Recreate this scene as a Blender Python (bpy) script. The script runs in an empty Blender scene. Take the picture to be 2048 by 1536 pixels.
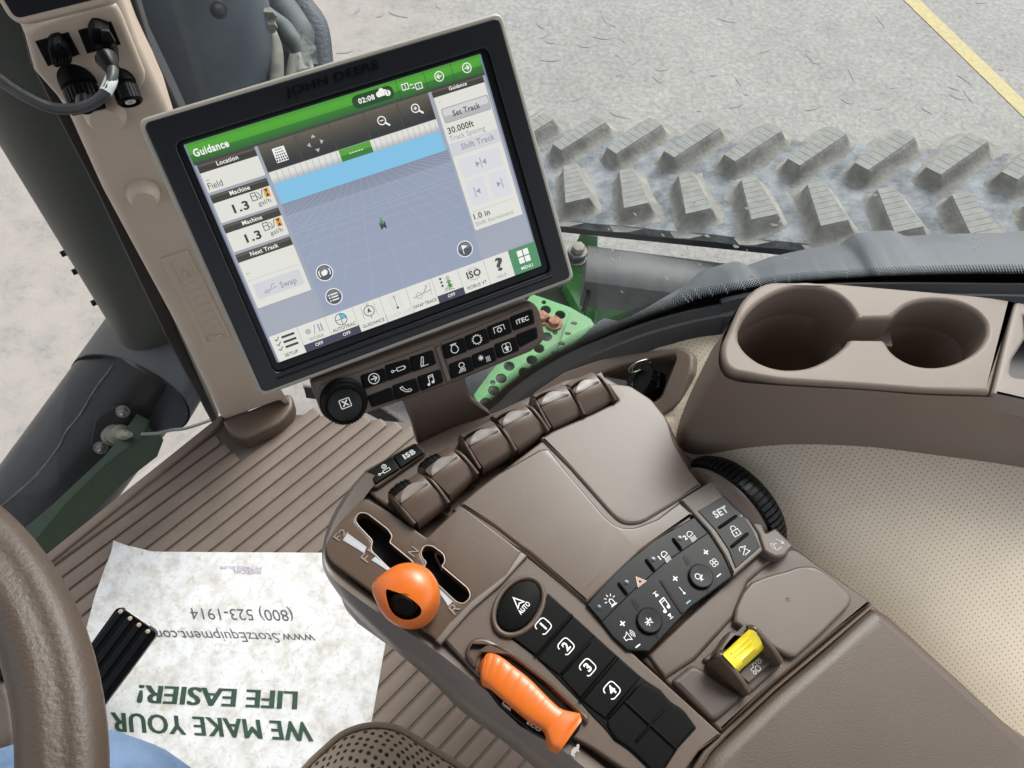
import bpy, bmesh, math, random
from mathutils import Vector, Matrix, Quaternion
random.seed(7)
R = math.radians
S = bpy.context.scene
COL = S.collection
# ------------------------------------------------------------------ camera
F, CX, CY, CZ = 1538.0, 1024.0, 768.0, 1.25
_d = Vector(((900 - CX) / F, -(1760 - CY) / F, -1)).normalized()
_up = -_d
_fw = Vector((0, 0, -1)); _fw = (_fw - _fw.dot(_up) * _up).normalized()
_rt = _fw.cross(_up)
M3 = Matrix((_rt, _fw, _up))
CAM = Vector((0, 0, CZ))
cd = bpy.data.cameras.new('camera'); cam = bpy.data.objects.new('camera', cd); COL.objects.link(cam)
cd.sensor_width = 36; cd.lens = F * 36 / 2048; cd.clip_start = .02; cd.clip_end = 400
cam.matrix_world = Matrix.Translation(CAM) @ M3.to_4x4()
S.camera = cam
# ------------------------------------------------------------------ light
S.view_settings.view_transform = 'Standard'; S.view_settings.look = 'None'
S.view_settings.exposure = 1.25; S.view_settings.gamma = 1
w = bpy.data.worlds.new('World'); S.world = w; w.use_nodes = True
nt = w.node_tree; nt.nodes.clear()
sky = nt.nodes.new('ShaderNodeTexSky'); sky.sky_type = 'NISHITA'; sky.sun_disc = False
SUN_EL, SUN_AZ = R(50), R(22)
sky.sun_elevation = SUN_EL; sky.sun_rotation = SUN_AZ; sky.dust_density = 4; sky.air_density = 1.0; sky.ozone_density = 1
hs = nt.nodes.new('ShaderNodeHueSaturation'); hs.inputs['Saturation'].default_value = .28
bg = nt.nodes.new('ShaderNodeBackground'); bg.inputs[1].default_value = .13
wo = nt.nodes.new('ShaderNodeOutputWorld')
nt.links.new(sky.outputs[0], hs.inputs['Color']); nt.links.new(hs.outputs[0], bg.inputs[0]); nt.links.new(bg.outputs[0], wo.inputs[0])
sd = bpy.data.lights.new('sun', 'SUN'); sd.energy = .8; sd.angle = R(22); sd.color = (1, .97, .93)
sun = bpy.data.objects.new('sun', sd); COL.objects.link(sun)
_sv = Vector((math.sin(SUN_AZ) * math.cos(SUN_EL), math.cos(SUN_AZ) * math.cos(SUN_EL), math.sin(SUN_EL)))
sun.rotation_euler = _sv.to_track_quat('Z', 'Y').to_euler()
# ------------------------------------------------------------------ picture -> place helpers
class Z:                       # a window of the photograph: local coordinates -> full pixel coordinates
    def __init__(s, x, y, k): s.x, s.y, s.k = x, y, k
    def __call__(s, *a):
        if len(a) == 2 and not isinstance(a[0], (tuple, list)): return (s.x + a[0] * s.k, s.y + a[1] * s.k)
        pts = a[0]
        return [(s.x + p[0] * s.k, s.y + p[1] * s.k) + ((p[2] * s.k,) if len(p) > 2 else ()) for p in pts]
Z1 = Z(0, 0, .3418); Z2 = Z(350, 80, .390625); Z3 = Z(360, 450, .390625); Z4 = Z(1050, 200, .4873)
Z5 = Z(900, 450, .29297); Z6 = Z(1300, 500, .3652); Z7 = Z(0, 600, .3418)
Y1 = Z(0, 1011, .3418); Y2 = Z(600, 850, .29297); Y3 = Z(900, 1086, .29297); Y4 = Z(1100, 850, .29297)
Y5 = Z(1300, 1061, .30923); Y6 = Z(700, 700, .3418); Y7 = Z(500, 1161, .24414)
X1 = Z(450, 0, .14648); X3 = Z(980, 420, .1953); X4 = Z(0, 380, .24414)
def ray(x, y): return M3 @ Vector(((x - CX) / F, -(y - CY) / F, -1))
class Pl:
    def __init__(s, o, n, ux=None):
        s.o = Vector(o); s.n = Vector(n).normalized()
        a = Vector(ux) if ux is not None else Vector((1, 0, 0))
        a = a - a.dot(s.n) * s.n
        if a.length < 1e-4: a = Vector((0, 1, 0)); a = a - a.dot(s.n) * s.n
        s.u = a.normalized(); s.v = s.n.cross(s.u)
    def at(s, x, y, h=0):
        r = ray(x, y); o = s.o + s.n * h
        return CAM + r * ((o - CAM).dot(s.n) / r.dot(s.n))
    def loc(s, p): q = p - s.o; return Vector((q.dot(s.u), q.dot(s.v)))
    def w(s, a, b, h=0): return s.o + s.u * a + s.v * b + s.n * h
def K(z, ux=None): return Pl((0, 0, z), (0, 0, 1), ux)
def dep(x, y, d): return CAM + ray(x, y) * d
# ------------------------------------------------------------------ materials
MATS = {}
def mat(name, col, rough=.5, metal=0, bump=0, bscale=400, var=0, vscale=8, col2=None, coat=0, emit=0, spec=.5, detail=3, dist=.0004):
    if name in MATS: return MATS[name]
    m = bpy.data.materials.new(name); m.use_nodes = True; t = m.node_tree; b = t.nodes['Principled BSDF']
    b.inputs['Base Color'].default_value = (*col, 1); b.inputs['Roughness'].default_value = rough; b.inputs['Metallic'].default_value = metal
    b.inputs['Specular IOR Level'].default_value = spec
    if coat: b.inputs['Coat Weight'].default_value = coat; b.inputs['Coat Roughness'].default_value = .15
    if emit: b.inputs['Emission Color'].default_value = (*col, 1); b.inputs['Emission Strength'].default_value = emit
    if bump or var:
        tc = t.nodes.new('ShaderNodeTexCoord')
    if var:
        n = t.nodes.new('ShaderNodeTexNoise'); n.inputs['Scale'].default_value = vscale; n.inputs['Detail'].default_value = 8; n.inputs['Roughness'].default_value = .62
        t.links.new(tc.outputs['Object'], n.inputs['Vector'])
        cr = t.nodes.new('ShaderNodeValToRGB'); cr.color_ramp.elements[0].position = .36; cr.color_ramp.elements[1].position = .66
        c2 = col2 or tuple(min(1, c * (1 + var)) for c in col)
        cr.color_ramp.elements[0].color = (*[c * (1 - var * .6) if not col2 else c for c in col], 1); cr.color_ramp.elements[1].color = (*c2, 1)
        t.links.new(n.outputs['Fac'], cr.inputs[0]); t.links.new(cr.outputs[0], b.inputs['Base Color'])
        if emit: t.links.new(cr.outputs[0], b.inputs['Emission Color'])
        mr = t.nodes.new('ShaderNodeMapRange'); mr.inputs['To Min'].default_value = max(0, rough - .07); mr.inputs['To Max'].default_value = rough + .09
        t.links.new(n.outputs['Fac'], mr.inputs[0]); t.links.new(mr.outputs[0], b.inputs['Roughness'])
    if bump:
        n2 = t.nodes.new('ShaderNodeTexNoise'); n2.inputs['Scale'].default_value = bscale; n2.inputs['Detail'].default_value = detail
        t.links.new(tc.outputs['Object'], n2.inputs['Vector'])
        bp = t.nodes.new('ShaderNodeBump'); bp.inputs['Strength'].default_value = bump; bp.inputs['Distance'].default_value = dist
        t.links.new(n2.outputs['Fac'], bp.inputs['Height']); t.links.new(bp.outputs[0], b.inputs['Normal'])
    MATS[name] = m; return m
def flat(name, col, rough=.5, emit=0):
    return mat(name, col, rough, emit=emit)
def srgb(r, g, b):
    return tuple((c / 255 / 12.92) if c / 255 <= .04045 else ((c / 255 + .055) / 1.055) ** 2.4 for c in (r, g, b))
# ------------------------------------------------------------------ objects
ROOTLOC = {}
def thing(name, label, cat, loc=(0, 0, 0), group=None):
    o = bpy.data.objects.new(name, None); COL.objects.link(o); o.location = loc; o.empty_display_size = .02
    o['label'] = label; o['category'] = cat
    if group: o['group'] = group
    ROOTLOC[o] = Vector(loc); return o
def tag(o, label, cat, group=None):
    o['label'] = label; o['category'] = cat
    if group: o['group'] = group
    return o
def struct(o): o['kind'] = 'structure'; return o
def obj(name, bm, m, parent=None, smooth=True, angle=38, wn=False, label=None):
    org = ROOTLOC.get(parent, Vector((0, 0, 0))) if parent else Vector((0, 0, 0))
    if parent is None:
        vs = [v.co for v in bm.verts]
        if vs:
            org = Vector((sum(v.x for v in vs) / len(vs), sum(v.y for v in vs) / len(vs), min(v.z for v in vs)))
    for v in bm.verts: v.co -= org
    me = bpy.data.meshes.new(name); bm.normal_update(); bm.to_mesh(me); bm.free()
    for x in (m if isinstance(m, (list, tuple)) else [m]): me.materials.append(x)
    if smooth:
        me.shade_smooth()
        me.set_sharp_from_angle(angle=R(angle))
    o = bpy.data.objects.new(name, me); COL.objects.link(o)
    if parent: o.parent = parent
    else: o.location = org
    ROOTLOC[o] = org
    if wn and smooth:
        k = o.modifiers.new('wn', 'WEIGHTED_NORMAL'); k.keep_sharp = True; k.weight = 60
    if label: o['label'] = label
    return o
def fillet(pts, seg=5):
    out = []; n = len(pts)
    for i, p in enumerate(pts):
        if len(p) < 3 or p[2] <= 0: out.append((p[0], p[1])); continue
        a = Vector(pts[i - 1][:2]); b = Vector(p[:2]); c = Vector(pts[(i + 1) % n][:2])
        d1 = (a - b); d2 = (c - b); r = min(p[2], d1.length * .49, d2.length * .49)
        s = b + d1.normalized() * r; e = b + d2.normalized() * r
        for k in range(seg + 1):
            t = k / seg; q = s * (1 - t) ** 2 + b * 2 * t * (1 - t) + e * t * t; out.append((q.x, q.y))
    return out
def smooth_closed(pts, n=6):          # closed Catmull-Rom
    out = []; L = len(pts)
    for i in range(L):
        p0, p1, p2, p3 = (Vector(pts[(i + j) % L]) for j in (-1, 0, 1, 2))
        for k in range(n):
            t = k / n
            q = .5 * ((2 * p1) + (p2 - p0) * t + (2 * p0 - 5 * p1 + 4 * p2 - p3) * t * t + (3 * p1 - p0 - 3 * p2 + p3) * t ** 3)
            out.append(tuple(q))
    return out
def smooth_open(pts, n=6):
    P = [Vector(p) for p in pts]; P = [P[0] * 2 - P[1]] + P + [P[-1] * 2 - P[-2]]; out = []
    for i in range(1, len(P) - 2):
        p0, p1, p2, p3 = P[i - 1:i + 3]
        for k in range(n):
            t = k / n
            out.append(.5 * ((2 * p1) + (p2 - p0) * t + (2 * p0 - 5 * p1 + 4 * p2 - p3) * t * t + (3 * p1 - p0 - 3 * p2 + p3) * t ** 3))
    out.append(P[-2]); return out
def area2(p): return sum(p[i][0] * p[(i + 1) % len(p)][1] - p[(i + 1) % len(p)][0] * p[i][1] for i in range(len(p))) / 2
def clean2(p, eps=2e-5):
    out = []
    for q in p:
        if not out or (Vector(q) - Vector(out[-1])).length > eps: out.append(tuple(q))
    if len(out) > 1 and (Vector(out[0]) - Vector(out[-1])).length < eps: out.pop()
    return out
def inset2(p, d):
    n = len(p); out = []
    for i in range(n):
        a, b, c = Vector(p[i - 1]), Vector(p[i]), Vector(p[(i + 1) % n])
        e1 = (b - a).normalized(); e2 = (c - b).normalized()
        n1 = Vector((-e1.y, e1.x)); n2 = Vector((-e2.y, e2.x)); m = n1 + n2
        if m.length < .2: m = n1
        m.normalize(); k = d / max(.5, m.dot(n1)); out.append(tuple(b + m * k))
    return out
def slab_bm(loops, pl, h, depth, bev=.001, seg=3, bm=None, draft=0, dome=0, mi=0):
    """loops: outlines in plane metres (first outer, others holes); top at height h above pl"""
    bm = bm or bmesh.new(); cap = []
    for li, lp in enumerate(loops):
        lp = clean2(lp)
        if (area2(lp) < 0) == (li == 0): lp = lp[::-1]
        rings = [([pl.w(x, y, h - depth) for x, y in (inset2(lp, -draft) if draft else lp)])]
        if bev > 0:
            for k in range(seg + 1):
                a = k / seg * math.pi / 2
                rings.append([pl.w(x, y, h - bev + bev * math.sin(a)) for x, y in inset2(lp, bev * (1 - math.cos(a)))])
        else: rings.append([pl.w(x, y, h) for x, y in lp])
        prev = None
        for r in rings:
            cur = [bm.verts.new(v) for v in r]
            if prev:
                for i in range(len(cur)):
                    j = (i + 1) % len(cur); f = bm.faces.new((prev[i], prev[j], cur[j], cur[i])); f.material_index = mi
            prev = cur
        cap.append(prev)
    if len(cap) == 1 and not dome:
        es = [bm.edges.get((cap[0][i], cap[0][(i + 1) % len(cap[0])])) for i in range(len(cap[0]))]
        r = bmesh.ops.triangle_fill(bm, edges=es, use_beauty=True, normal=pl.n)
        fs = [g for g in r['geom'] if isinstance(g, bmesh.types.BMFace)]
    elif dome:
        base = [pl.loc(v.co) for v in cap[0]]; c = sum(base, Vector((0, 0))) / len(base); prev = cap[0]; N = 7; fs = []
        for k in range(1, N):
            t = k / N; cur = [bm.verts.new(pl.w(*(b.lerp(c, t)), h + dome * (1 - (1 - t) ** 2))) for b in base]
            for i in range(len(cur)):
                j = (i + 1) % len(cur); fs.append(bm.faces.new((prev[i], prev[j], cur[j], cur[i])))
            prev = cur
        cv = bm.verts.new(pl.w(c.x, c.y, h + dome))
        for i in range(len(prev)): fs.append(bm.faces.new((prev[i], prev[(i + 1) % len(prev)], cv)))
    else:
        es = [bm.edges.get((c[i], c[(i + 1) % len(c)])) for c in cap for i in range(len(c))]
        r = bmesh.ops.triangle_fill(bm, edges=es, use_beauty=True, normal=pl.n)
        fs = [g for g in r['geom'] if isinstance(g, bmesh.types.BMFace)]
    for f in fs:
        f.normal_update()
        if f.normal.dot(pl.n) < 0: f.normal_flip()
        f.material_index = mi
    return bm
def px2(pts, pl, h=0):
    return [tuple(pl.loc(pl.at(x, y, h))) for x, y in pts]
def slab(name, pts, pl, h, depth, m, parent=None, bev=.001, holes=(), sm=0, seg=3, draft=0, dome=0, label=None, grow=0):
    """slab whose upper face has the outline pts (photo pixels; optional 3rd value rounds the corner)"""
    o = smooth_closed([p[:2] for p in pts], sm) if sm else fillet(pts)
    loops = [px2(o, pl, h)] + [px2(fillet(q), pl, h) for q in holes]
    if grow:
        l0 = clean2(loops[0]); l0 = l0 if area2(l0) > 0 else l0[::-1]; loops[0] = inset2(l0, -grow)
    return obj(name, slab_bm(loops, pl, h, depth, bev, seg, draft=draft, dome=dome), m, parent, wn=not dome, label=label)
def grid_bm(rows, closed=False, bm=None, caps=False, uv=False, flip=False):
    bm = bm or bmesh.new(); V = [[bm.verts.new(Vector(p)) for p in r] for r in rows]; n = len(rows[0])
    uvl = bm.loops.layers.uv.new('uv') if uv else None
    if uv:
        U = {}
        mid = len(rows) // 2; acc = [0]
        for i in range(1, n): acc.append(acc[-1] + (V[mid][i].co - V[mid][i - 1].co).length)
        for i in range(n):
            v = 0
            for j in range(len(rows)):
                if j: v += (V[j][i].co - V[j - 1][i].co).length
                U[V[j][i]] = (acc[i], v)
    for j in range(len(V) - 1):
        for i in range(n if closed else n - 1):
            k = (i + 1) % n; q = (V[j][i], V[j][k], V[j + 1][k], V[j + 1][i])
            try: f = bm.faces.new(q[::-1] if flip else q)
            except ValueError: continue
            if uv:
                for l in f.loops: l[uvl].uv = U[l.vert]
    if caps:
        for r in (V[0][::-1], V[-1]):
            try: bm.faces.new(r[::-1] if flip else r)
            except ValueError: pass
    return bm
def frame_from(d):
    d = d.normalized(); a = Vector((0, 0, 1)) if abs(d.z) < .9 else Vector((1, 0, 0)); u = d.cross(a).normalized(); return u, u.cross(d).normalized()
def tube_bm(path, r, seg=10, bm=None, caps=True, sub=0, ribs=None):
    P = [Vector(p) for p in path]
    if sub: P = smooth_open(P, sub)
    N = len(P); rr = [(r[0] + (r[-1] - r[0]) * i / (N - 1)) if isinstance(r, (tuple, list)) and len(r) == 2 else (r[min(len(r) - 1, int(i * len(r) / N))] if isinstance(r, (tuple, list)) else r) for i in range(N)]
    rows = []; u = None
    for i, p in enumerate(P):
        d = (P[min(i + 1, N - 1)] - P[max(i - 1, 0)]).normalized()
        if u is None: u, v = frame_from(d)
        else: u = (u - u.dot(d) * d).normalized(); v = u.cross(d) * -1
        v = d.cross(u)
        q = rr[i] * (1 + (ribs[1] * math.sin(i * ribs[0]) if ribs else 0))
        rows.append([p + (u * math.cos(2 * math.pi * k / seg) + v * math.sin(2 * math.pi * k / seg)) * q for k in range(seg)])
    return grid_bm(rows, True, bm, caps)
def lathe_bm(o, axis, prof, seg=32, bm=None, ux=None, sx=1, sy=1, cap=True):
    """prof: (radius, height) list from bottom to top"""
    o = Vector(o); ax = Vector(axis).normalized(); u, v = frame_from(ax)
    if ux is not None: u = Vector(ux); u = (u - u.dot(ax) * ax).normalized(); v = ax.cross(u)
    rows = [[o + ax * h + u * (math.cos(2 * math.pi * k / seg) * r * sx) + v * (math.sin(2 * math.pi * k / seg) * r * sy) for k in range(seg)] for r, h in prof]
    if (u.cross(v)).dot(ax) < 0: rows = [r[::-1] for r in rows]
    return grid_bm(rows, True, bm, cap)
def box_bm(c, u, v, n, a, b, t, bm=None, bev=0):
    pl = Pl(c, n, u); return slab_bm([[(-a / 2, -b / 2), (a / 2, -b / 2), (a / 2, b / 2), (-a / 2, b / 2)]], pl, t / 2, t, bev, 2, bm)
def hexbolt(name, p, n, r, h, m, parent):
    pl = Pl(p, n); bm = slab_bm([[(r * 1.45 * math.cos(a * R(30)), r * 1.45 * math.sin(a * R(30))) for a in range(12)]], pl, h * .3, h * .3, .0003, 1)
    slab_bm([[(r * math.cos(R(60 * a + 15)), r * math.sin(R(60 * a + 15))) for a in range(6)]], pl, h, h, r * .12, 2, bm)
    return obj(name, bm, m, parent, angle=30)
# ------------------------------------------------------------------ flat graphics (lettering, icons)
_T = {}
def textmesh(s, bold=0):
    k = (s, bold)
    if k in _T: return _T[k]
    c = bpy.data.curves.new('t', 'FONT'); c.body = s; c.size = 1; c.resolution_u = 3; c.offset = bold; c.space_character = 1 + bold * 3 + (.06 if s == 'WE MAKE YOUR' else 0)
    o = bpy.data.objects.new('t', c); COL.objects.link(o)
    bpy.context.view_layer.update()
    me = o.to_mesh(); vs = [(v.co.x, v.co.y) for v in me.vertices]; fs = [tuple(p.vertices) for p in me.polygons]
    o.to_mesh_clear(); bpy.data.objects.remove(o); bpy.data.curves.remove(c)
    x0 = min(v[0] for v in vs); x1 = max(v[0] for v in vs)
    _T[k] = ([(a - x0, b) for a, b in vs], fs, x1 - x0); return _T[k]
CAPH = max(v[1] for v in textmesh('H')[0])
class Art:
    def __init__(s, fr, step=2.5e-5): s.fr, s.bm, s.mats, s.h, s.step = fr, bmesh.new(), [], 0, step
    def _m(s, m):
        if m not in s.mats: s.mats.append(m)
        return s.mats.index(m)
    def poly(s, pts, m, keep=False):
        if not keep: s.h += s.step
        vs = [s.bm.verts.new(s.fr(x, y, s.h)) for x, y in pts]
        try: f = s.bm.faces.new(vs)
        except ValueError: return
        f.material_index = s._m(m)
    def rect(s, x0, y0, x1, y1, m, r=0, keep=False):
        s.poly(fillet([(x0, y0, r), (x1, y0, r), (x1, y1, r), (x0, y1, r)], 4) if r else [(x0, y0), (x1, y0), (x1, y1), (x0, y1)], m, keep)
    def circ(s, x, y, r, m, n=24, ry=None, keep=False, a0=0, a1=360):
        ry = ry or r; full = a1 - a0 >= 360
        p = [(x + r * math.cos(R(a0 + (a1 - a0) * i / n)), y + ry * math.sin(R(a0 + (a1 - a0) * i / n))) for i in range(n + (0 if full else 1))]
        s.poly(p + ([] if full else [(x, y)]), m, keep)
    def line(s, pts, wd, m, closed=False, keep=False):
        if not keep: s.h += s.step
        P = [Vector(p[:2]) for p in pts]; n = len(P); L, Rr = [], []
        for i in range(n):
            a = P[i - 1] if (i or closed) else P[i]; c = P[(i + 1) % n] if (i < n - 1 or closed) else P[i]; b = P[i]
            e1 = (b - a); e2 = (c - b)
            if e1.length < 1e-9: e1 = e2
            if e2.length < 1e-9: e2 = e1
            e1.normalize(); e2.normalize(); n1 = Vector((-e1.y, e1.x)); m_ = (n1 + Vector((-e2.y, e2.x)))
            m_ = n1 if m_.length < .3 else m_.normalized(); k = wd / 2 / max(.45, m_.dot(n1)); L.append(b + m_ * k); Rr.append(b - m_ * k)
        VL = [s.bm.verts.new(s.fr(p.x, p.y, s.h)) for p in L]; VR = [s.bm.verts.new(s.fr(p.x, p.y, s.h)) for p in Rr]; mi = s._m(m)
        for i in range(n if closed else n - 1):
            j = (i + 1) % n; f = s.bm.faces.new((VR[i], VR[j], VL[j], VL[i])); f.material_index = mi
    def ring(s, x, y, r, wd, m, a0=0, a1=360, n=24, ry=None, keep=False):
        ry = ry or r; full = a1 - a0 >= 360
        s.line([(x + r * math.cos(R(a0 + (a1 - a0) * i / n)), y + ry * math.sin(R(a0 + (a1 - a0) * i / n))) for i in range(n + (0 if full else 1))], wd, m, full, keep)
    def text(s, t, x, y, hh, m, al='c', wd=None, bold=.012, shear=0, flipy=1):
        vs, fs, W = textmesh(t, bold); k = hh / CAPH; kx = (wd / W) if wd else k
        ox = {'c': -W / 2, 'l': 0, 'r': -W}[al]; s.h += s.step; mi = s._m(m)
        V = [s.bm.verts.new(s.fr(x + (a + ox) * kx + b * k * shear, y + flipy * b * k, s.h)) for a, b in vs]
        for f in fs:
            try: q = s.bm.faces.new([V[i] for i in f]); q.material_index = mi
            except ValueError: pass
    def build(s, name, parent, n=None):
        if n is not None:
            for f in s.bm.faces:
                f.normal_update()
                if f.normal.dot(n) < 0: f.normal_flip()
        return obj(name, s.bm, s.mats, parent, smooth=False)
def fr(pl, c, d, unit=.001, h=0):
    """local frame at pixel c, x axis towards pixel d, in units (mm)"""
    o = pl.at(*c, h); X = (pl.at(*d, h) - o).normalized(); Y = pl.n.cross(X)
    return lambda x, y, hh=0: o + X * (x * unit) + Y * (y * unit) + pl.n * hh
def ptext(name, t, pl, p0, p1, pt, m, parent, h=0, bold=.012, thick=0, heavy=False):
    """text from pixel p0 to p1 along the baseline, pt = pixel of the cap height above p0"""
    o = pl.at(*p0, h); X = pl.at(*p1, h) - o; Y = pl.at(*pt, h) - o; vs, fs, W = textmesh(t, bold); bm = bmesh.new()
    for kk, dx in enumerate(((-.035, -.012, .012, .035) if heavy else (0,))):
        V = [bm.verts.new(o + X * ((a + dx) / W) + Y * (b / CAPH) + pl.n * (kk * 3e-5)) for a, b in vs]
        for f in fs:
            try: bm.faces.new([V[i] for i in f])
            except ValueError: pass
    for f in bm.faces:
        f.normal_update()
        if f.normal.dot(pl.n) < 0: f.normal_flip()
    if thick:
        r = bmesh.ops.extrude_face_region(bm, geom=bm.faces[:]); bmesh.ops.translate(bm, verts=[g for g in r['geom'] if isinstance(g, bmesh.types.BMVert)], vec=pl.n * thick)
    return obj(name, bm, m, parent, smooth=False)
# ------------------------------------------------------------------ palette
BR = mat('brown_plastic', srgb(88, 73, 62), .4, bump=.25, bscale=1500, var=.06, vscale=14, dist=.0002)
BRG = mat('brown_gloss', srgb(86, 70, 58), .24, var=.05, vscale=10, spec=.5)
BRS = mat('brown_satin', srgb(100, 87, 78), .38, bump=.3, bscale=2200, dist=.00015)
BRD = mat('brown_dark', srgb(80, 68, 61), .5, bump=.2, bscale=1500, dist=.0002)
BRM = mat('brown_trim_metal', srgb(120, 110, 102), .3, metal=.3)
LTH = mat('armrest_vinyl', srgb(80, 67, 56), .42, bump=.25, bscale=900, var=.07, vscale=9, detail=6, dist=.0006)
BEI = mat('post_plastic', srgb(186, 170, 153), .5, bump=.25, bscale=1200, var=.05, vscale=7, dist=.0002)
CUP = mat('cup_holder_plastic', srgb(114, 100, 89), .5, bump=.35, bscale=1600, var=.04, vscale=9, dist=.0002)
BLK = mat('black_rubber', srgb(9, 9, 9), .5, spec=.1, bump=.3, bscale=1800, dist=.0002)
BLG = mat('black_gloss', srgb(7, 7, 8), .32, spec=.2)
BLS = mat('black_satin', srgb(15, 17, 19), .33, spec=.25, bump=.15, bscale=2500, dist=.0001)
BEZ = mat('bezel_black', srgb(18, 21, 25), .34, spec=.4, bump=.2, bscale=2600, dist=.0001)
SIL = mat('silver_rim', srgb(158, 154, 142), .4, metal=.15)
MET = mat('zinc_metal', srgb(165, 165, 160), .35, metal=.8, bump=.3, bscale=400)
RUST = mat('rusty_bolt', srgb(120, 80, 62), .8, var=.5, vscale=90, col2=srgb(160, 118, 96))
WHT = flat('white_print', srgb(232, 232, 230), .5)
ORG = mat('orange_plastic', srgb(212, 106, 32), .34, bump=.1, bscale=900, coat=.2, dist=.0002)
YEL = mat('yellow_plastic', srgb(236, 212, 52), .35, bump=.3, bscale=900, var=.05, vscale=60, dist=.0002)
GRN = mat('green_paint', srgb(20, 104, 34), .42, var=.35, vscale=14, col2=srgb(40, 126, 50))
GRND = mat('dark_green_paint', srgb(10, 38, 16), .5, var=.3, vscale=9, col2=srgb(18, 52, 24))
DRK = mat('dark_steel', srgb(42, 46, 50), .42, var=.25, vscale=9, bump=.3, bscale=90)
DGR = mat('dark_green_steel', srgb(27, 36, 33), .45, var=.15, vscale=8)
SLT = mat('slate_panel', srgb(72, 80, 88), .48, var=.28, vscale=5)
FEN = mat('grey_fender_plastic', srgb(74, 79, 84), .6, bump=.5, bscale=700, var=.08, vscale=12)
SEAL = mat('seal_rubber', srgb(40, 42, 45), .55, bump=.4, bscale=600)
def perforated(name, col, pitch, rad, dot, rot=45, coords='UV'):
    m = mat(name, col, .62, var=.12, vscale=6); t = m.node_tree; b = t.nodes['Principled BSDF']
    tc = t.nodes.new('ShaderNodeTexCoord'); mp = t.nodes.new('ShaderNodeMapping'); mp.inputs['Scale'].default_value = (1 / pitch,) * 3; mp.inputs['Rotation'].default_value = (0, 0, R(rot))
    mp.vector_type = 'TEXTURE'; mp.inputs['Scale'].default_value = (pitch,) * 3
    vo = t.nodes.new('ShaderNodeTexVoronoi'); vo.voronoi_dimensions = '2D'; vo.inputs['Randomness'].default_value = 0 if coords == 'UV' else .0; vo.inputs['Scale'].default_value = 1
    t.links.new(tc.outputs[coords], mp.inputs[0]); t.links.new(mp.outputs[0], vo.inputs['Vector'])
    mr = t.nodes.new('ShaderNodeMapRange'); mr.inputs['From Min'].default_value = rad - .05; mr.inputs['From Max'].default_value = rad + .05
    t.links.new(vo.outputs['Distance'], mr.inputs[0])
    mx = t.nodes.new('ShaderNodeMix'); mx.data_type = 'RGBA'; mx.inputs['A'].default_value = (*dot, 1)
    src = b.inputs['Base Color'].links[0].from_socket
    t.links.new(mr.outputs[0], mx.inputs['Factor']); t.links.new(src, mx.inputs['B']); t.links.new(mx.outputs['Result'], b.inputs['Base Color'])
    bp = t.nodes.new('ShaderNodeBump'); bp.inputs['Distance'].default_value = .0006; bp.inputs['Strength'].default_value = .6
    t.links.new(mr.outputs[0], bp.inputs['Height']); t.links.new(bp.outputs[0], b.inputs['Normal'])
    return m
FAB = perforated('perforated_vinyl', srgb(204, 191, 171), .0042, .12, srgb(122, 108, 92), 36)
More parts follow.
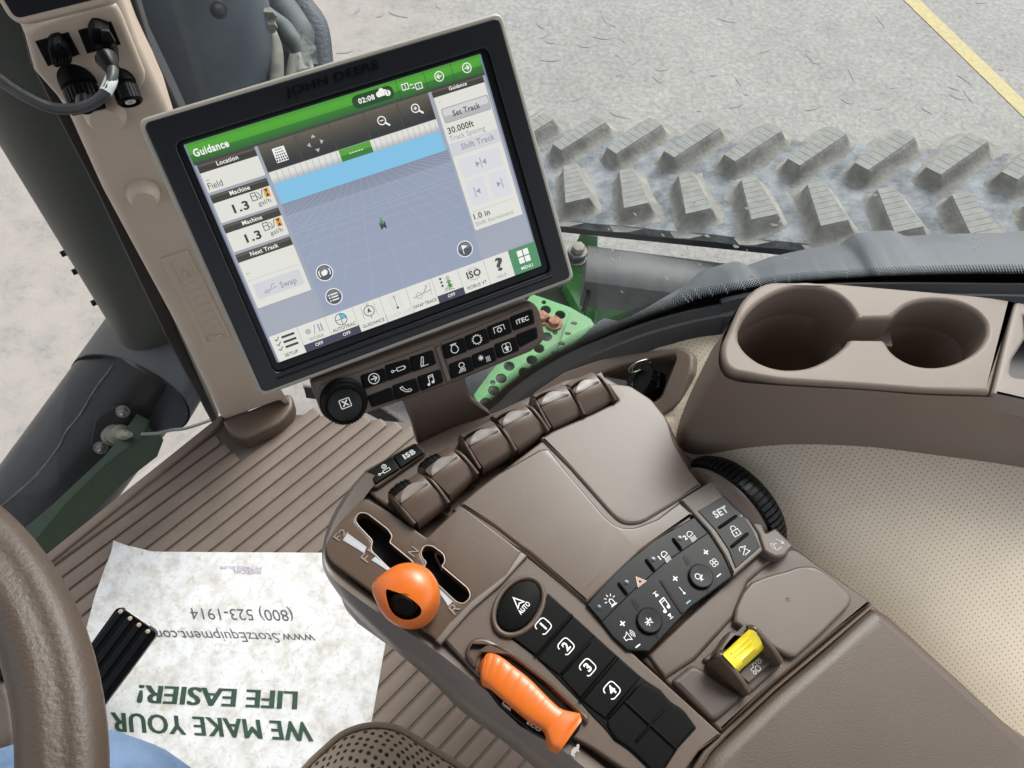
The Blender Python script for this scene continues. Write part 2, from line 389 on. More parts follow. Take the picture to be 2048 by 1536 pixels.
# ------------------------------------------------------------------ ground
def concrete():
    m = mat('concrete', srgb(143, 142, 139), .9, var=.1, vscale=1.2, bump=.6, bscale=60, detail=8, dist=.004); t = m.node_tree; b = t.nodes['Principled BSDF']
    tc = t.nodes.new('ShaderNodeTexCoord')
    n = t.nodes.new('ShaderNodeTexNoise'); n.inputs['Scale'].default_value = 28; n.inputs['Detail'].default_value = 8; n.inputs['Roughness'].default_value = .75
    t.links.new(tc.outputs['Object'], n.inputs['Vector'])
    cr = t.nodes.new('ShaderNodeValToRGB'); cr.color_ramp.elements[0].position = .34; cr.color_ramp.elements[1].position = .66
    cr.color_ramp.elements[0].color = (.62, .61, .60, 1); cr.color_ramp.elements[1].color = (1.16, 1.16, 1.14, 1)
    t.links.new(n.outputs['Fac'], cr.inputs[0])
    src = b.inputs['Base Color'].links[0].from_socket
    mx = t.nodes.new('ShaderNodeMix'); mx.data_type = 'RGBA'; mx.blend_type = 'MULTIPLY'; mx.inputs['Factor'].default_value = 1
    t.links.new(src, mx.inputs['A']); t.links.new(cr.outputs[0], mx.inputs['B'])
    # pinkish, gritty wear towards the machine's front
    n3 = t.nodes.new('ShaderNodeTexNoise'); n3.inputs['Scale'].default_value = 13; n3.inputs['Detail'].default_value = 10; n3.inputs['Roughness'].default_value = .8
    t.links.new(tc.outputs['Object'], n3.inputs['Vector'])
    cr3 = t.nodes.new('ShaderNodeValToRGB'); cr3.color_ramp.elements[0].position = .52; cr3.color_ramp.elements[1].position = .68
    cr3.color_ramp.elements[0].color = (0, 0, 0, 1); cr3.color_ramp.elements[1].color = (.4, .4, .4, 1)
    t.links.new(n3.outputs['Fac'], cr3.inputs[0])
    m3 = t.nodes.new('ShaderNodeMix'); m3.data_type = 'RGBA'; m3.inputs['B'].default_value = (*srgb(150, 140, 130), 1)
    t.links.new(cr3.outputs[0], m3.inputs['Factor']); t.links.new(mx.outputs['Result'], m3.inputs['A'])
    # brown earth trodden over the concrete towards the tractor's nose, and broad dark stains
    sx = t.nodes.new('ShaderNodeSeparateXYZ'); t.links.new(tc.outputs['Object'], sx.inputs[0])
    ma = t.nodes.new('ShaderNodeMapRange'); ma.inputs['From Min'].default_value = -.4; ma.inputs['From Max'].default_value = -1.6; t.links.new(sx.outputs[0], ma.inputs[0])
    n4 = t.nodes.new('ShaderNodeTexNoise'); n4.inputs['Scale'].default_value = 5.5; n4.inputs['Detail'].default_value = 9; n4.inputs['Roughness'].default_value = .7; t.links.new(tc.outputs['Object'], n4.inputs['Vector'])
    c4 = t.nodes.new('ShaderNodeMapRange'); c4.inputs['From Min'].default_value = .28; c4.inputs['From Max'].default_value = .50; t.links.new(n4.outputs['Fac'], c4.inputs[0])
    mm = t.nodes.new('ShaderNodeMath'); mm.operation = 'MULTIPLY'; t.links.new(ma.outputs[0], mm.inputs[0]); t.links.new(c4.outputs[0], mm.inputs[1])
    m5 = t.nodes.new('ShaderNodeMix'); m5.data_type = 'RGBA'; m5.inputs['B'].default_value = (*srgb(150, 143, 137), 1); t.links.new(mm.outputs[0], m5.inputs['Factor']); t.links.new(m3.outputs['Result'], m5.inputs['A'])
    c5 = t.nodes.new('ShaderNodeValToRGB'); c5.color_ramp.elements[0].position = .3; c5.color_ramp.elements[1].position = .62; c5.color_ramp.elements[0].color = (.86, .865, .87, 1); c5.color_ramp.elements[1].color = (1.04, 1.04, 1.04, 1); t.links.new(n4.outputs['Fac'], c5.inputs[0])
    m6 = t.nodes.new('ShaderNodeMix'); m6.data_type = 'RGBA'; m6.blend_type = 'MULTIPLY'; m6.inputs['Factor'].default_value = 1; t.links.new(m5.outputs['Result'], m6.inputs['A']); t.links.new(c5.outputs[0], m6.inputs['B'])
    t.links.new(m6.outputs['Result'], b.inputs['Base Color']); return m
GZ = -2.0
def subdiv_quad(a, b, c, d, nx, ny):
    return grid_bm([[a.lerp(b, i / nx).lerp(d.lerp(c, i / nx), j / ny) for i in range(nx + 1)] for j in range(ny + 1)])
g = subdiv_quad(Vector((-60, -60, GZ)), Vector((60, -60, GZ)), Vector((60, 90, GZ)), Vector((-60, 90, GZ)), 4, 4)
struct(obj('ground', g, concrete(), smooth=False))
YP = mat('yellow_road_paint', srgb(180, 166, 112), .85, var=.3, vscale=24, col2=srgb(158, 150, 122))
gp = K(GZ)
a, b = gp.at(1812, -10), gp.at(2062, 232); dd = (b - a).normalized(); nn = Vector((-dd.y, dd.x, 0)) * .066; a -= dd * 3; b += dd * 4
up_ = Vector((0, 0, .004))
struct(obj('yellow_line', subdiv_quad(a - nn + up_, b - nn + up_, b + nn + up_, a + nn + up_, 20, 1), YP, smooth=False))
# scuff and tyre scratch marks on the concrete: thin darker sheets
SCF = mat('scuff', srgb(133, 132, 129), .9, var=.15, vscale=40)
bm = bmesh.new(); random.seed(3)
for k in range(75):
    px, py = random.uniform(640, 2040), random.uniform(-10, 240)
    c = gp.at(px, py); an = random.gauss(.9, .5) * (-1 if random.random() < .35 else 1); L = random.uniform(.03, .16)
    P = []; q = c.copy(); th = an
    for i in range(6): P.append(q.copy()); q += Vector((math.cos(th), math.sin(th), 0)) * L / 5; th += random.uniform(-.1, .35)
    wd = random.uniform(.003, .012)
    rows = [[], []]
    for i, p in enumerate(P):
        s_ = wd * math.sin(math.pi * (i + .3) / 5.6) + .001
        nrm = Vector((-math.sin(an), math.cos(an), 0)); rows[0].append(p + nrm * s_ + Vector((0, 0, .003))); rows[1].append(p - nrm * s_ + Vector((0, 0, .003)))
    grid_bm(rows, bm=bm, flip=True)
o = obj('scuff_marks', bm, SCF, smooth=False); o['kind'] = 'stuff'; tag(o, 'short curved dark scuff marks scattered on the pale concrete', 'scuff marks')
# ------------------------------------------------------------------ rubber track
TZ = -.40
def dusty_rubber(name, c1, c2, sc):
    m = mat(name, c1, .8, var=.5, vscale=sc, col2=c2, bump=.8, bscale=70, detail=8, dist=.004); return m
BELT = dusty_rubber('dusty_belt', srgb(90, 95, 98), srgb(142, 147, 151), 14)
LUGM = dusty_rubber('worn_lug', srgb(112, 111, 106), srgb(142, 141, 134), 16)
LUGT = mat('lug_top', srgb(128, 129, 124), .85, var=.18, vscale=30, bump=.5, bscale=200, dist=.002)
TK = Vector((-.28, 0, 1)).normalized(); tp = Pl(K(TZ).at(1700, 300), TK)      # the top run climbs towards the rear drive wheel
track = thing('rubber_track', 'grey dusty rubber crawler track with angled tread lugs outside the cab', 'crawler track', (0.9, 1.9, GZ))
bz = TZ - .052
bp_ = Pl(tp.o - TK * .052, TK)
e0 = bp_.at(1123, 440); e1 = bp_.at(1654, 492); td = (e1 - e0).normalized(); tn = TK.cross(td).normalized()
far = tp.at(1500, 262); W_ = (far - e0).dot(tn) + .02
A0 = e0 - td * .9; A1 = e0 + td * 3.2
rows = []
for j in range(9):
    t = j / 8; rows.append([A0.lerp(A1, i / 40) + tn * (W_ * t) + TK * (.003 * math.sin(i * 2.4 + j)) for i in range(41)])
bm = grid_bm([[p - TK * .035 for p in rows[0]]] + rows + [[p - TK * .035 for p in rows[-1]]])
obj('belt', bm, BELT, track)
# inner carcass edge and the dark lower run under it
bm = bmesh.new()
for (dz, off, th) in ((.052, .006, .034),):
    c = (A0 + A1) / 2 + tn * (off + .15) - TK * dz; box_bm(c, td, tn, TK, (A1 - A0).length, .3, th, bm, .004)
obj('belt_edge', bm, DRK, track)
def lug(name, c0, c1, w0, w1, h, par):
    """flared tread block from c0 to c1 (centre line of its worn top), the top cut across by fine grooves"""
    d = (c1 - c0); L = d.length; d.normalize(); pl = Pl(c0, TK, d)
    rect_ = fillet([(0, -w0 / 2, .008), (L, -w1 / 2, .008), (L, w1 / 2, .008), (0, w0 / 2, .008)], 2); bm = bmesh.new(); prev = None
    if area2(rect_) < 0: rect_ = rect_[::-1]
    for o_, z_ in ((.060, -h), (.040, -h * .97), (.026, -h * .86), (.016, -h * .66), (.009, -h * .4), (.004, -h * .16), (.001, -.004), (-.002, -.002)):
        cur = [bm.verts.new(pl.w(x, y, z_)) for x, y in inset2(rect_, -o_)]
        if prev:
            for i in range(len(cur)):
                j = (i + 1) % len(cur); bm.faces.new((prev[i], prev[j], cur[j], cur[i]))
        prev = cur
    bm.faces.new(prev); N = 8
    for k in range(N):
        a_, b_ = L * k / N + .0006, L * (k + 1) / N; wa_, wb_ = (w0 + (w1 - w0) * a_ / L) / 2 - .001, (w0 + (w1 - w0) * b_ / L) / 2 - .001
        slab_bm([[(a_, -wa_), (b_, -wb_), (b_, wb_), (a_, wa_)]], pl, .0003, .002, .0005, 1, bm, mi=1)
    return obj(name, bm, [LUGM, LUGT], par, angle=40)
L_far = (tp.at(*Z4(1102, 255)), tp.at(*Z4(1288, 122))); s0 = None
def along(px): return (tp.at(*px) - e0).dot(td)
farS = [along(Z4(*q)) for q in ((525, 92), (768, 100), (1020, 112), (1288, 122), (1560, 133), (1862, 145))]
pitch_ = (farS[-1] - farS[0]) / 5
nearS = [along(Z4(*q)) for q in ((437, 290), (665, 305), (915, 320), (1200, 335), (1500, 355))]
pitch_n = (nearS[-1] - nearS[0]) / 4; pitch_ = (pitch_ + pitch_n) / 2
base = L_far[1] - td * ((L_far[1] - e0).dot(td) - farS[3])
for k in range(-6, 6):
    sh = td * (k * pitch_)
    lug('lug', L_far[0] + sh, L_far[1] + sh, .056, .070, .055, track)
L_n = (tp.at(*Z4(1272, 505)), tp.at(*Z4(1190, 338)))
for k in range(-7, 6):
    sh = td * (k * pitch_); lug('lug', L_n[0] + sh, L_n[1] + sh, .088, .052, .055, track)
tx = Vector((1, -.1, 0)).normalized(); ty = Vector((.1, 1, 0)).normalized(); tc_ = Vector((1.0, 2.05, 0))
obj('lower_run', box_bm(tc_ + Vector((0, 0, GZ + .08)), tx, ty, Vector((0, 0, 1)), 3.4, W_, .12, None, .02), DRK, track)
obj('track_frame', box_bm(tc_ + Vector((0, 0, -1.35)), tx, ty, Vector((0, 0, 1)), 2.6, W_ * .3, .35, None, .05), DRK, track)
# ------------------------------------------------------------------ black chassis tube, green frame
beam = thing('chassis_tube', 'dark grey steel cross tube with rounded top behind the display corner', 'steel tube', (.5, 1.3, -.9))
bp2 = K(-.62)
a, b = bp2.at(*Z5(930, 185)), bp2.at(*Z5(2048, 330)); d_ = (b - a).normalized(); n_ = Vector((-d_.y, d_.x, 0))
a2 = bp2.at(*Z5(940, 90)); hw = abs((a2 - a).dot(n_)) + .0
# top edge and bottom edge of the tube in the picture -> its cross-section width
t_hi = bp2.at(*Z5(1500, 135)); t_lo = bp2.at(*Z5(1500, 425)); wid = abs((t_hi - t_lo).dot(n_)) * .92
cen = (t_hi + t_lo) / 2 - Vector((0, 0, .04)); st = cen - d_ * ((cen - bp2.at(*Z5(940, 230))).dot(d_)); en = cen + d_ * 1.4
bm = grid_bm([[p + n_ * (wid / 2 * x) + Vector((0, 0, z)) for x, z in ((-1, -.12), (-1, -.03), (-.93, 0), (-.6, .018), (.6, .018), (.93, 0), (1, -.03), (1, -.12))] for p in (st, st + d_ * .01, cen, en)], caps=True, flip=True)
obj('tube_body', bm, mat('dusty_tube_paint', srgb(40, 44, 45), .55, var=.5, vscale=7, col2=srgb(74, 78, 78), bump=.3, bscale=80), beam)
gr = thing('chassis_rail', 'bright green painted steel frame rail beneath the chassis tube', 'steel frame', (.2, 1.3, -1.2))
g1 = K(-.9)
slab('rail', Z5([(890, 58), (1010, 75), (1000, 640), (960, 720), (780, 380), (820, 200)]), g1, 0, .12, GRN, gr, bev=.004)
slab('rail_arm', Z5([(1100, 400), (1420, 495), (1560, 560), (1300, 620), (1000, 760), (950, 660), (1060, 500)]), K(-1.0), 0, .1, GRN, gr, bev=.006)
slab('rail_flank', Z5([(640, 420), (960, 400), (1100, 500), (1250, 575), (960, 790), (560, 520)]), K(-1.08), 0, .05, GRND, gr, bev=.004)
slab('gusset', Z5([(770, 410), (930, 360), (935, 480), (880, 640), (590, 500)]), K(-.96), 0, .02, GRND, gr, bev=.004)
slab('mount_plate', Z5([(950, 375), (1130, 400), (1100, 490), (1040, 520), (970, 490)]), K(-.88), 0, .03, DRK, gr, bev=.003)
hexbolt('bolt', K(-.88).at(*Z5(1045, 450)), (0, 0, 1), .018, .02, RUST, gr)
hexbolt('bolt', K(-.86).at(*Z5(1075, 400)), (0, 0, 1), .018, .02, RUST, gr)
hexbolt('bolt', K(-.6).at(*Z5(870, 185)), (0, 0, 1), .022, .03, mat('dull_zinc', srgb(110, 106, 98), .6, var=.3, vscale=60), gr)
hexbolt('bolt', K(-.62).at(*Z5(855, 230)), (0, 0, 1), .026, .03, DRK, gr)
pole = K(-.7)
bm = tube_bm([pole.at(*Z5(935, 370)), pole.at(*Z5(945, 480)), pole.at(*Z5(905, 610))], .008, 8)
obj('hydraulic_line', bm, BLK, gr)
slab('bracket_tab', Z5([(870, 600, 4), (915, 590, 4), (920, 630, 4), (870, 635, 4)]), K(-.69), 0, .01, BLK, gr, bev=.001)
# perforated green step plate with rusty bolts
step = thing('step_plate', 'bright green perforated step plate with round holes and rusty bolts', 'step plate', (.05, .95, -.45))
sp = K(-.30)
hl = [(653, 578), (752, 612), (658, 762), (607, 842), (558, 920), (505, 1003), (403, 963), (349, 1047), (297, 1130), (243, 1213), (450, 820), (380, 720)]
small = [(716, 735, 9), (290, 1075, 10), (640, 527, 8), (568, 972, 10), (805, 588, 12)]
def circpx(c, r, pl, n=14):
    o = pl.at(*c); rr = r; k = (o - CAM).dot(-M3.col[2]) if False else (o - CAM).length
    return [pl.at(c[0] + 1, c[1]), o]
def hole_loop(c, r, pl, n=12):
    o = pl.loc(pl.at(*c)); return [(o.x + r * math.cos(2 * math.pi * k / n), o.y + r * math.sin(2 * math.pi * k / n)) for k in range(n)]
out = px2(Z5([(560, 470), (820, 560), (960, 640), (1000, 700), (560, 1190), (235, 1290), (160, 1160), (270, 1010), (400, 850), (420, 640)]), sp)
loops = [out] + [hole_loop(Z5(*c), .0135, sp) for c in hl] + [hole_loop(Z5(c[0], c[1]), .006, sp) for c in small[:4]]
obj('plate', slab_bm(loops, sp, 0, .006, .0012, 2), GRN, step, wn=True)
obj('plate_underside', slab_bm([out], sp, -.06, .01, 0), DGR, step)
sf = [(820, 590), (940, 625), (958, 700), (760, 960), (560, 1190), (700, 960)]
slab('side_flange', Z5(sf), K(-.27), 0, .004, GRN, step, bev=.001)
bm = bmesh.new()
for c in ((848, 668), (806, 738), (763, 806), (715, 870)):
    o = K(-.269).at(*Z5(*c)); lathe_bm(o, (0, 0, 1), [(.008, -.003), (.008, .0006)], 12, bm, sx=.5)
obj('flange_hole', bm, BLG, step)
for c in ((622, 640), (708, 675)): hexbolt('rusty_bolt', sp.at(*Z5(*c)), (0, 0, 1), .0155, .018, RUST, step)
# ------------------------------------------------------------------ glass plane, seal, fender
fl = K(0)
Q1 = fl.at(560, 800)
_gp = smooth_open([Vector((x, y, 0)) for x, y in ((-.62, .735), (-.43, .738), (-.24, .735), (-.11, .705), (.02, .610), (.15, .505), (.24, .484), (.42, .484), (.8, .50), (1.6, .53))], 6)
def _nrm(i):
    a, b = _gp[max(0, i - 1)], _gp[min(len(_gp) - 1, i + 1)]; t = (b - a).normalized(); return Vector((t.y, -t.x, 0))
_gn = [_nrm(i) for i in range(len(_gp))]; _gs = [0]
for i in range(1, len(_gp)): _gs.append(_gs[-1] + (_gp[i] - _gp[i - 1]).length)
def xy_hit(o, d, h=0):
    """first crossing of the line o + d t with the window line moved inwards by h; returns t"""
    best = None
    for i in range(len(_gp) - 1):
        a = _gp[i] + _gn[i] * h; b = _gp[i + 1] + _gn[i + 1] * h; e = b - a; det = d.x * -e.y + d.y * e.x
        if abs(det) < 1e-12: continue
        r = a - o; t = (r.x * -e.y + r.y * e.x) / det; s_ = (d.x * r.y - d.y * r.x) / det
        if t > 0 and -1e-6 <= s_ <= 1 + 1e-6 and (best is None or t < best): best = t
    return best
class _Glass:
    def w(s, a, b, h=0):
        i = max(0, min(len(_gs) - 2, next((k for k in range(len(_gs)) if _gs[k] > a), len(_gs)) - 1)); t = (a - _gs[i]) / (_gs[i + 1] - _gs[i])
        p = _gp[i].lerp(_gp[i + 1], t) + _gn[i].lerp(_gn[i + 1], t) * h; return Vector((p.x, p.y, b))
    def loc(s, p):
        bd, out = 1e9, 0
        for i in range(len(_gp) - 1):
            e = _gp[i + 1] - _gp[i]; q = Vector((p.x, p.y, 0)) - _gp[i]; t = max(0, min(1, q.dot(e) / e.dot(e))); d = (q - e * t).length
            if d < bd: bd, out = d, _gs[i] + t * e.length
        return Vector((out, p.z))
GN = _Glass()
def G(x, y, h=0):
    r = ray(x, y); t = xy_hit(Vector((0, 0, 0)), Vector((r.x, r.y, 0)), h)
    if t is None: t = .49 / r.y
    return CAM + r * t
def glassmat(name, dust, tint=(.93, .96, .95)):
    m = bpy.data.materials.new(name); m.use_nodes = True; t = m.node_tree; t.nodes.clear()
    o = t.nodes.new('ShaderNodeOutputMaterial'); tr = t.nodes.new('ShaderNodeBsdfTransparent'); tr.inputs[0].default_value = (*tint, 1)
    gl = t.nodes.new('ShaderNodeBsdfGlossy'); gl.inputs['Roughness'].default_value = .03; fz = t.nodes.new('ShaderNodeFresnel'); fz.inputs[0].default_value = 1.25
    mx = t.nodes.new('ShaderNodeMixShader'); t.links.new(fz.outputs[0], mx.inputs[0]); t.links.new(tr.outputs[0], mx.inputs[1]); t.links.new(gl.outputs[0], mx.inputs[2])
    df = t.nodes.new('ShaderNodeBsdfDiffuse'); df.inputs[0].default_value = (.62, .64, .64, 1)
    tc = t.nodes.new('ShaderNodeTexCoord'); n = t.nodes.new('ShaderNodeTexNoise'); n.inputs['Scale'].default_value = 4; n.inputs['Detail'].default_value = 7
    t.links.new(tc.outputs['Object'], n.inputs['Vector']); mr = t.nodes.new('ShaderNodeMapRange'); mr.inputs['From Min'].default_value = .4; mr.inputs['From Max'].default_value = .8; mr.inputs['To Min'].default_value = dust * .5; mr.inputs['To Max'].default_value = dust * 2.2
    t.links.new(n.outputs['Fac'], mr.inputs[0]); m2 = t.nodes.new('ShaderNodeMixShader'); t.links.new(mr.outputs[0], m2.inputs[0]); t.links.new(mx.outputs[0], m2.inputs[1]); t.links.new(df.outputs[0], m2.inputs[2]); t.links.new(m2.outputs[0], o.inputs[0]); return m
GLS = glassmat('window_glass', .026)
sill_up = smooth_open([Vector((x, y, 0)) for x, y in [Z3(1500, 950), (858, 905)][1:] + Z5([(235, 1275), (400, 1135), (560, 1015), (700, 930), (1000, 785), (1300, 672), (1600, 583)])] + [Vector((x, y, 0)) for x, y in Z6([(300, 285), (700, 205), (1000, 180), (1400, 158), (1800, 150), (2200, 155), (2700, 175)])], 5)
sill_up = [(p.x, p.y) for p in sill_up]
win = thing('side_window', 'clear right hand cab window pane with black dotted edge above its rubber seal', 'window', Q1 + Vector((0, 0, .2)))
# pane: bottom follows the sill, top straight
us = [GN.loc(G(x, y)) for x, y in sill_up]
sQ = GN.loc(Q1).x
us = [u for u in us if u.x > sQ + .05]
pre = [Vector((sQ + .02 + (us[0].x - sQ - .02) * k / 12, .01 + (us[0].y - .01) * (k / 12) ** 3)) for k in range(12)]
us = pre + us
rows = [[GN.w(u.x, max(.005, u.y - .02), 0) for u in us], [GN.w(u.x, 1.58, 0) for u in us]]
bm = grid_bm(rows); o = obj('glass_pane', bm, GLS, win, smooth=False)
# solid frit and its dots
uu = [u for u in us[1:]]
def off(us, d):
    o = []
    for i, u in enumerate(us):
        a, c = us[max(0, i - 1)], us[min(len(us) - 1, i + 1)]; t = (c - a).normalized(); n = Vector((-t.y, t.x)); o.append(u + n * d)
    return o
bm = grid_bm([[GN.w(p.x, p.y, .002) for p in off(uu, -.03)], [GN.w(p.x, p.y, .002) for p in off(uu, .0062)]])
obj('frit_band', bm, BLG, win, smooth=False)
bm = bmesh.new(); L = [0]
for i in range(1, len(uu)): L.append(L[-1] + (uu[i] - uu[i - 1]).length)
pt = .0024
def at_len(s):
    for i in range(1, len(L)):
        if s <= L[i]:
            t = (s - L[i - 1]) / (L[i] - L[i - 1]); p = uu[i - 1].lerp(uu[i], t); d = (uu[i] - uu[i - 1]).normalized(); return p, Vector((-d.y, d.x))
nrow = 7
for k in range(int(L[-1] / pt)):
    for j in range(nrow):
        p, n = at_len((k + .5 * (j % 2)) * pt + 1e-6); c = p + n * (.0066 + j * .0019); r = .00142 - .00013 * j
        vs = [bm.verts.new(GN.w(c.x + r * math.cos(R(60 * a)), c.y + r * math.sin(R(60 * a)), .002)) for a in range(6)]; bm.faces.new(vs)
o = obj('frit_dots', bm, BLG, win, smooth=False); o['kind'] = 'stuff'
# specks and smears of dried dirt on the outside of the pane
SPK = mat('dried_dirt', srgb(196, 196, 188), .7)
bm = bmesh.new(); random.seed(11)
for k in range(46):
    px, py = random.choice([(random.uniform(1150, 1700), random.uniform(440, 600)), (random.uniform(1100, 2040), random.uniform(380, 560))]); c = GN.loc(G(px, py)); r = random.uniform(.0006, .0022)
    vs = []
    for a in range(9):
        q = r * random.uniform(.5, 1.2); vs.append(bm.verts.new(GN.w(c.x + q * 1.5 * math.cos(R(40 * a)), c.y + q * math.sin(R(40 * a)), -.001)))
    if len(vs) > 2: bm.faces.new(vs)
o = obj('dirt_specks', bm, SPK, win, smooth=False); o['kind'] = 'stuff'
# rubber seal
lo = [Vector((x, y)) for x, y in [(868, 940)] + Z5([(440, 1235), (560, 1135), (700, 1062), (850, 985), (1000, 925), (1300, 808), (1600, 722), (1850, 672)]) + Z6([(410, 410), (700, 330), (1000, 300), (1400, 290), (1800, 290), (2200, 300), (2700, 320)])]
lo = smooth_open([Vector((p.x, p.y, 0)) for p in lo], 4)
up2 = smooth_open([Vector((x, y, 0)) for x, y in [(858, 905)] + Z5([(300, 1235), (420, 1120), (600, 990), (800, 875), (1000, 787), (1300, 674), (1600, 585), (1850, 530)]) + Z6([(400, 262), (700, 205), (1000, 180), (1400, 175), (1800, 178), (2200, 182), (2700, 200)])], 4)
nn_ = min(len(lo), len(up2)); rows = [[], [], [], [], [], []]
for i in range(nn_):
    u = G(up2[i].x, up2[i].y, .006); l = G(lo[i].x, lo[i].y, .034); m = u.lerp(l, .5)
    rows[0].append(u + Vector((0, 0, -.012))); rows[1].append(u); rows[2].append(u.lerp(l, .3) + Vector((0, 0, .006))); rows[3].append(u.lerp(l, .52) + Vector((0, 0, -.001))); rows[4].append(u.lerp(l, .8) + Vector((0, 0, .004))); rows[5].append(l + Vector((0, 0, -.004)))
rows = [[Vector(p) for p in r] for r in rows]
rows.append([p + Vector((0, -.004, -.03)) for p in rows[5]])
obj('rubber_seal', grid_bm(rows, flip=False), SEAL, win)
# grey fender outside the window
fen = thing('wheel_fender', 'matt grey plastic fender with raised steps just outside the window', 'fender', G(1500, 560) + Vector((0, 0, -.3)))
fo = Z4([(100, 1120), (215, 1000), (300, 915), (330, 902), (352, 908), (385, 916), (480, 870), (600, 800), (690, 752), (706, 718), (735, 704), (855, 672), (880, 676), (905, 690), (1000, 655), (1150, 622), (1290, 600), (1325, 572), (1355, 558), (1490, 545), (1515, 552), (1552, 570), (1700, 562), (1980, 556), (2048, 548), (2300, 540), (2700, 560)])
rows = [[], [], [], [], []]; N = 150
acc = [0]
for i in range(1, len(fo)): acc.append(acc[-1] + math.dist(fo[i], fo[i - 1]))
for k in range(N + 1):
    s = acc[-1] * k / N; i = max(j for j in range(len(acc)) if acc[j] <= s); i = min(i, len(fo) - 2); t = (s - acc[i]) / (acc[i + 1] - acc[i])
    x = fo[i][0] + (fo[i + 1][0] - fo[i][0]) * t; y = fo[i][1] + (fo[i + 1][1] - fo[i][1]) * t
    bump_ = max(0, 1 - abs(x - 1225) / 48) ** .4 * 1 if abs(x - 1225) < 48 else 0
    p = G(x, y, -.13); q = GN.loc(p)
    ui = min(uu, key=lambda u: abs(u.x - (q.x - .0))); inn = GN.w(q.x, ui.y - .055, -.012)
    for j, f in enumerate((0, .35, .75, 1)):
        w_ = inn.lerp(p, f) + Vector((0, 0, .014 * math.sin(f * math.pi * .9)))
        rows[j].append(w_)
    rows[4].append(p + Vector((.004, .02, -.08)))
obj('fender_shell', grid_bm(rows, flip=True), FEN, fen, angle=50)
# ------------------------------------------------------------------ front window at the mat edge
W1, W2 = fl.at(65, 1120), fl.at(430, 830); wd_ = (W2 - W1).normalized()
W0 = W1 - wd_ * 1.2; W3 = W2 + wd_ * .02
fw = thing('front_window', 'clear windscreen pane between the floor mat edge and the exhaust', 'window', W1)
o = obj('glass_pane', grid_bm([[W0, W3], [W0 + Vector((0, 0, 1.58)), W3 + Vector((0, 0, 1.58))]]), glassmat('windscreen_glass', .008), fw, smooth=False)
# ------------------------------------------------------------------ exhaust
ex = thing('exhaust_stack', 'very dark green vertical exhaust column with flared shroud, left of the post', 'exhaust stack', dep(320, 700, 1.9) + Vector((0, 0, -.2)))
c = dep(378, 690, 1.86); r_ = .128
obj('stack_shield', lathe_bm((c.x, c.y, 0), (0, 0, 1), [(r_, c.z + .06), (r_, 2.2)], 40, ux=(1, 0, 0)), DGR, ex)
for px in ((118, 502), (141, 538), (179, 600)):
    p = dep(px[0] + 21, px[1], 1.80); obj('bolt', lathe_bm(p, (ray(px[0], px[1]).cross(Vector((0, 0, 1)))).normalized(), [(.007, -.02), (.007, -.004), (.004, -.002)], 8), BLK, ex)
# flared shroud: rings traced top and bottom lip
top_l, top_r = dep(*Z7(610, 118), 1.86), dep(*Z7(1330, 330), 1.70)
bot_l, bot_r = dep(*Z7(418, 385), 1.92), dep(*Z7(1090, 730), 1.70)
def ring_between(a, b, back, n=36, sq=1.0):
    c = (a + b) / 2; x = (a - b) / 2; y = Vector(back) * sq
    return [c + x * math.cos(2 * math.pi * k / n) + y * math.sin(2 * math.pi * k / n) for k in range(n)]
vd = -ray(300, 760).normalized(); ax = ((bot_l + bot_r) - (top_l + top_r)).normalized()
y1 = (vd - vd.dot(ax) * ax); y1 = y1.normalized() * .115; y2 = y1.normalized() * .15
y2 = y2 - ax * .15; y1 = y1 - ax * .09
rs = [ring_between(top_l, top_r, y1), ring_between(top_l.lerp(bot_l, .5), top_r.lerp(bot_r, .5), (y1 + y2) / 2), ring_between(bot_l, bot_r, y2)]
bm = grid_bm(rs, True); grid_bm([[p + (c_ - p) * .03 for p, c_ in zip(r, [sum(r, Vector()) / len(r)] * len(r))] for r in rs], True, bm, flip=True)
obj('flared_shroud', bm, SLT if False else mat('shroud_steel', srgb(44, 47, 53), .38, var=.15, vscale=6, bump=.2, bscale=60), ex)
pipe = thing('exhaust_pipe', 'large black exhaust pipe with welded seam running down to the left', 'exhaust pipe', dep(130, 920, 2.0) - Vector((0, 0, .1)))
PA, PB = dep(*Z7(880, 350), 1.95), dep(*Z7(-395, 2080), 1.97)
rad_ = .136
PIP = mat('pipe_steel', srgb(29, 32, 35), .36, var=.25, vscale=6, bump=.15, bscale=40)
mid = PA.lerp(PB, .42)
obj('pipe_body', tube_bm([PA, PA.lerp(PB, .2), mid, PB], rad_, 48), PIP, pipe)
pd_ = (PB - PA).normalized(); vw = -(ray(150, 900)).normalized(); pv = (vw - vw.dot(pd_) * pd_).normalized(); pu = pd_.cross(pv)
if ray(0, 0).dot(pu) < 0 and False: pu = -pu
# seam: a thin wavy weld bead on the surface
SEAMM = mat('weld_bead', srgb(92, 92, 88), .5, metal=.3, var=.4, vscale=60)
best = None
def onpipe(px, py):
    """nearest point of the pipe surface on that sight line"""
    r = ray(px, py).normalized(); w0 = CAM - PA; a = r - r.dot(pd_) * pd_; b_ = w0 - w0.dot(pd_) * pd_
    A, B, C_ = a.dot(a), 2 * a.dot(b_), b_.dot(b_) - rad_ ** 2; D = B * B - 4 * A * C_
    return CAM + r * ((-B - math.sqrt(max(D, 0))) / (2 * A))
bd = smooth_open([onpipe(*Z7(x, y)) for x, y in ((665, 380), (560, 520), (470, 670), (390, 770), (350, 850), (270, 960), (180, 1060), (0, 1215), (-60, 1280))], 5)
random.seed(5); bd = [p + (pv * random.uniform(-.0015, .0015)) for p in bd]
obj('weld_seam', tube_bm(bd, .0032, 6), SEAMM, pipe)
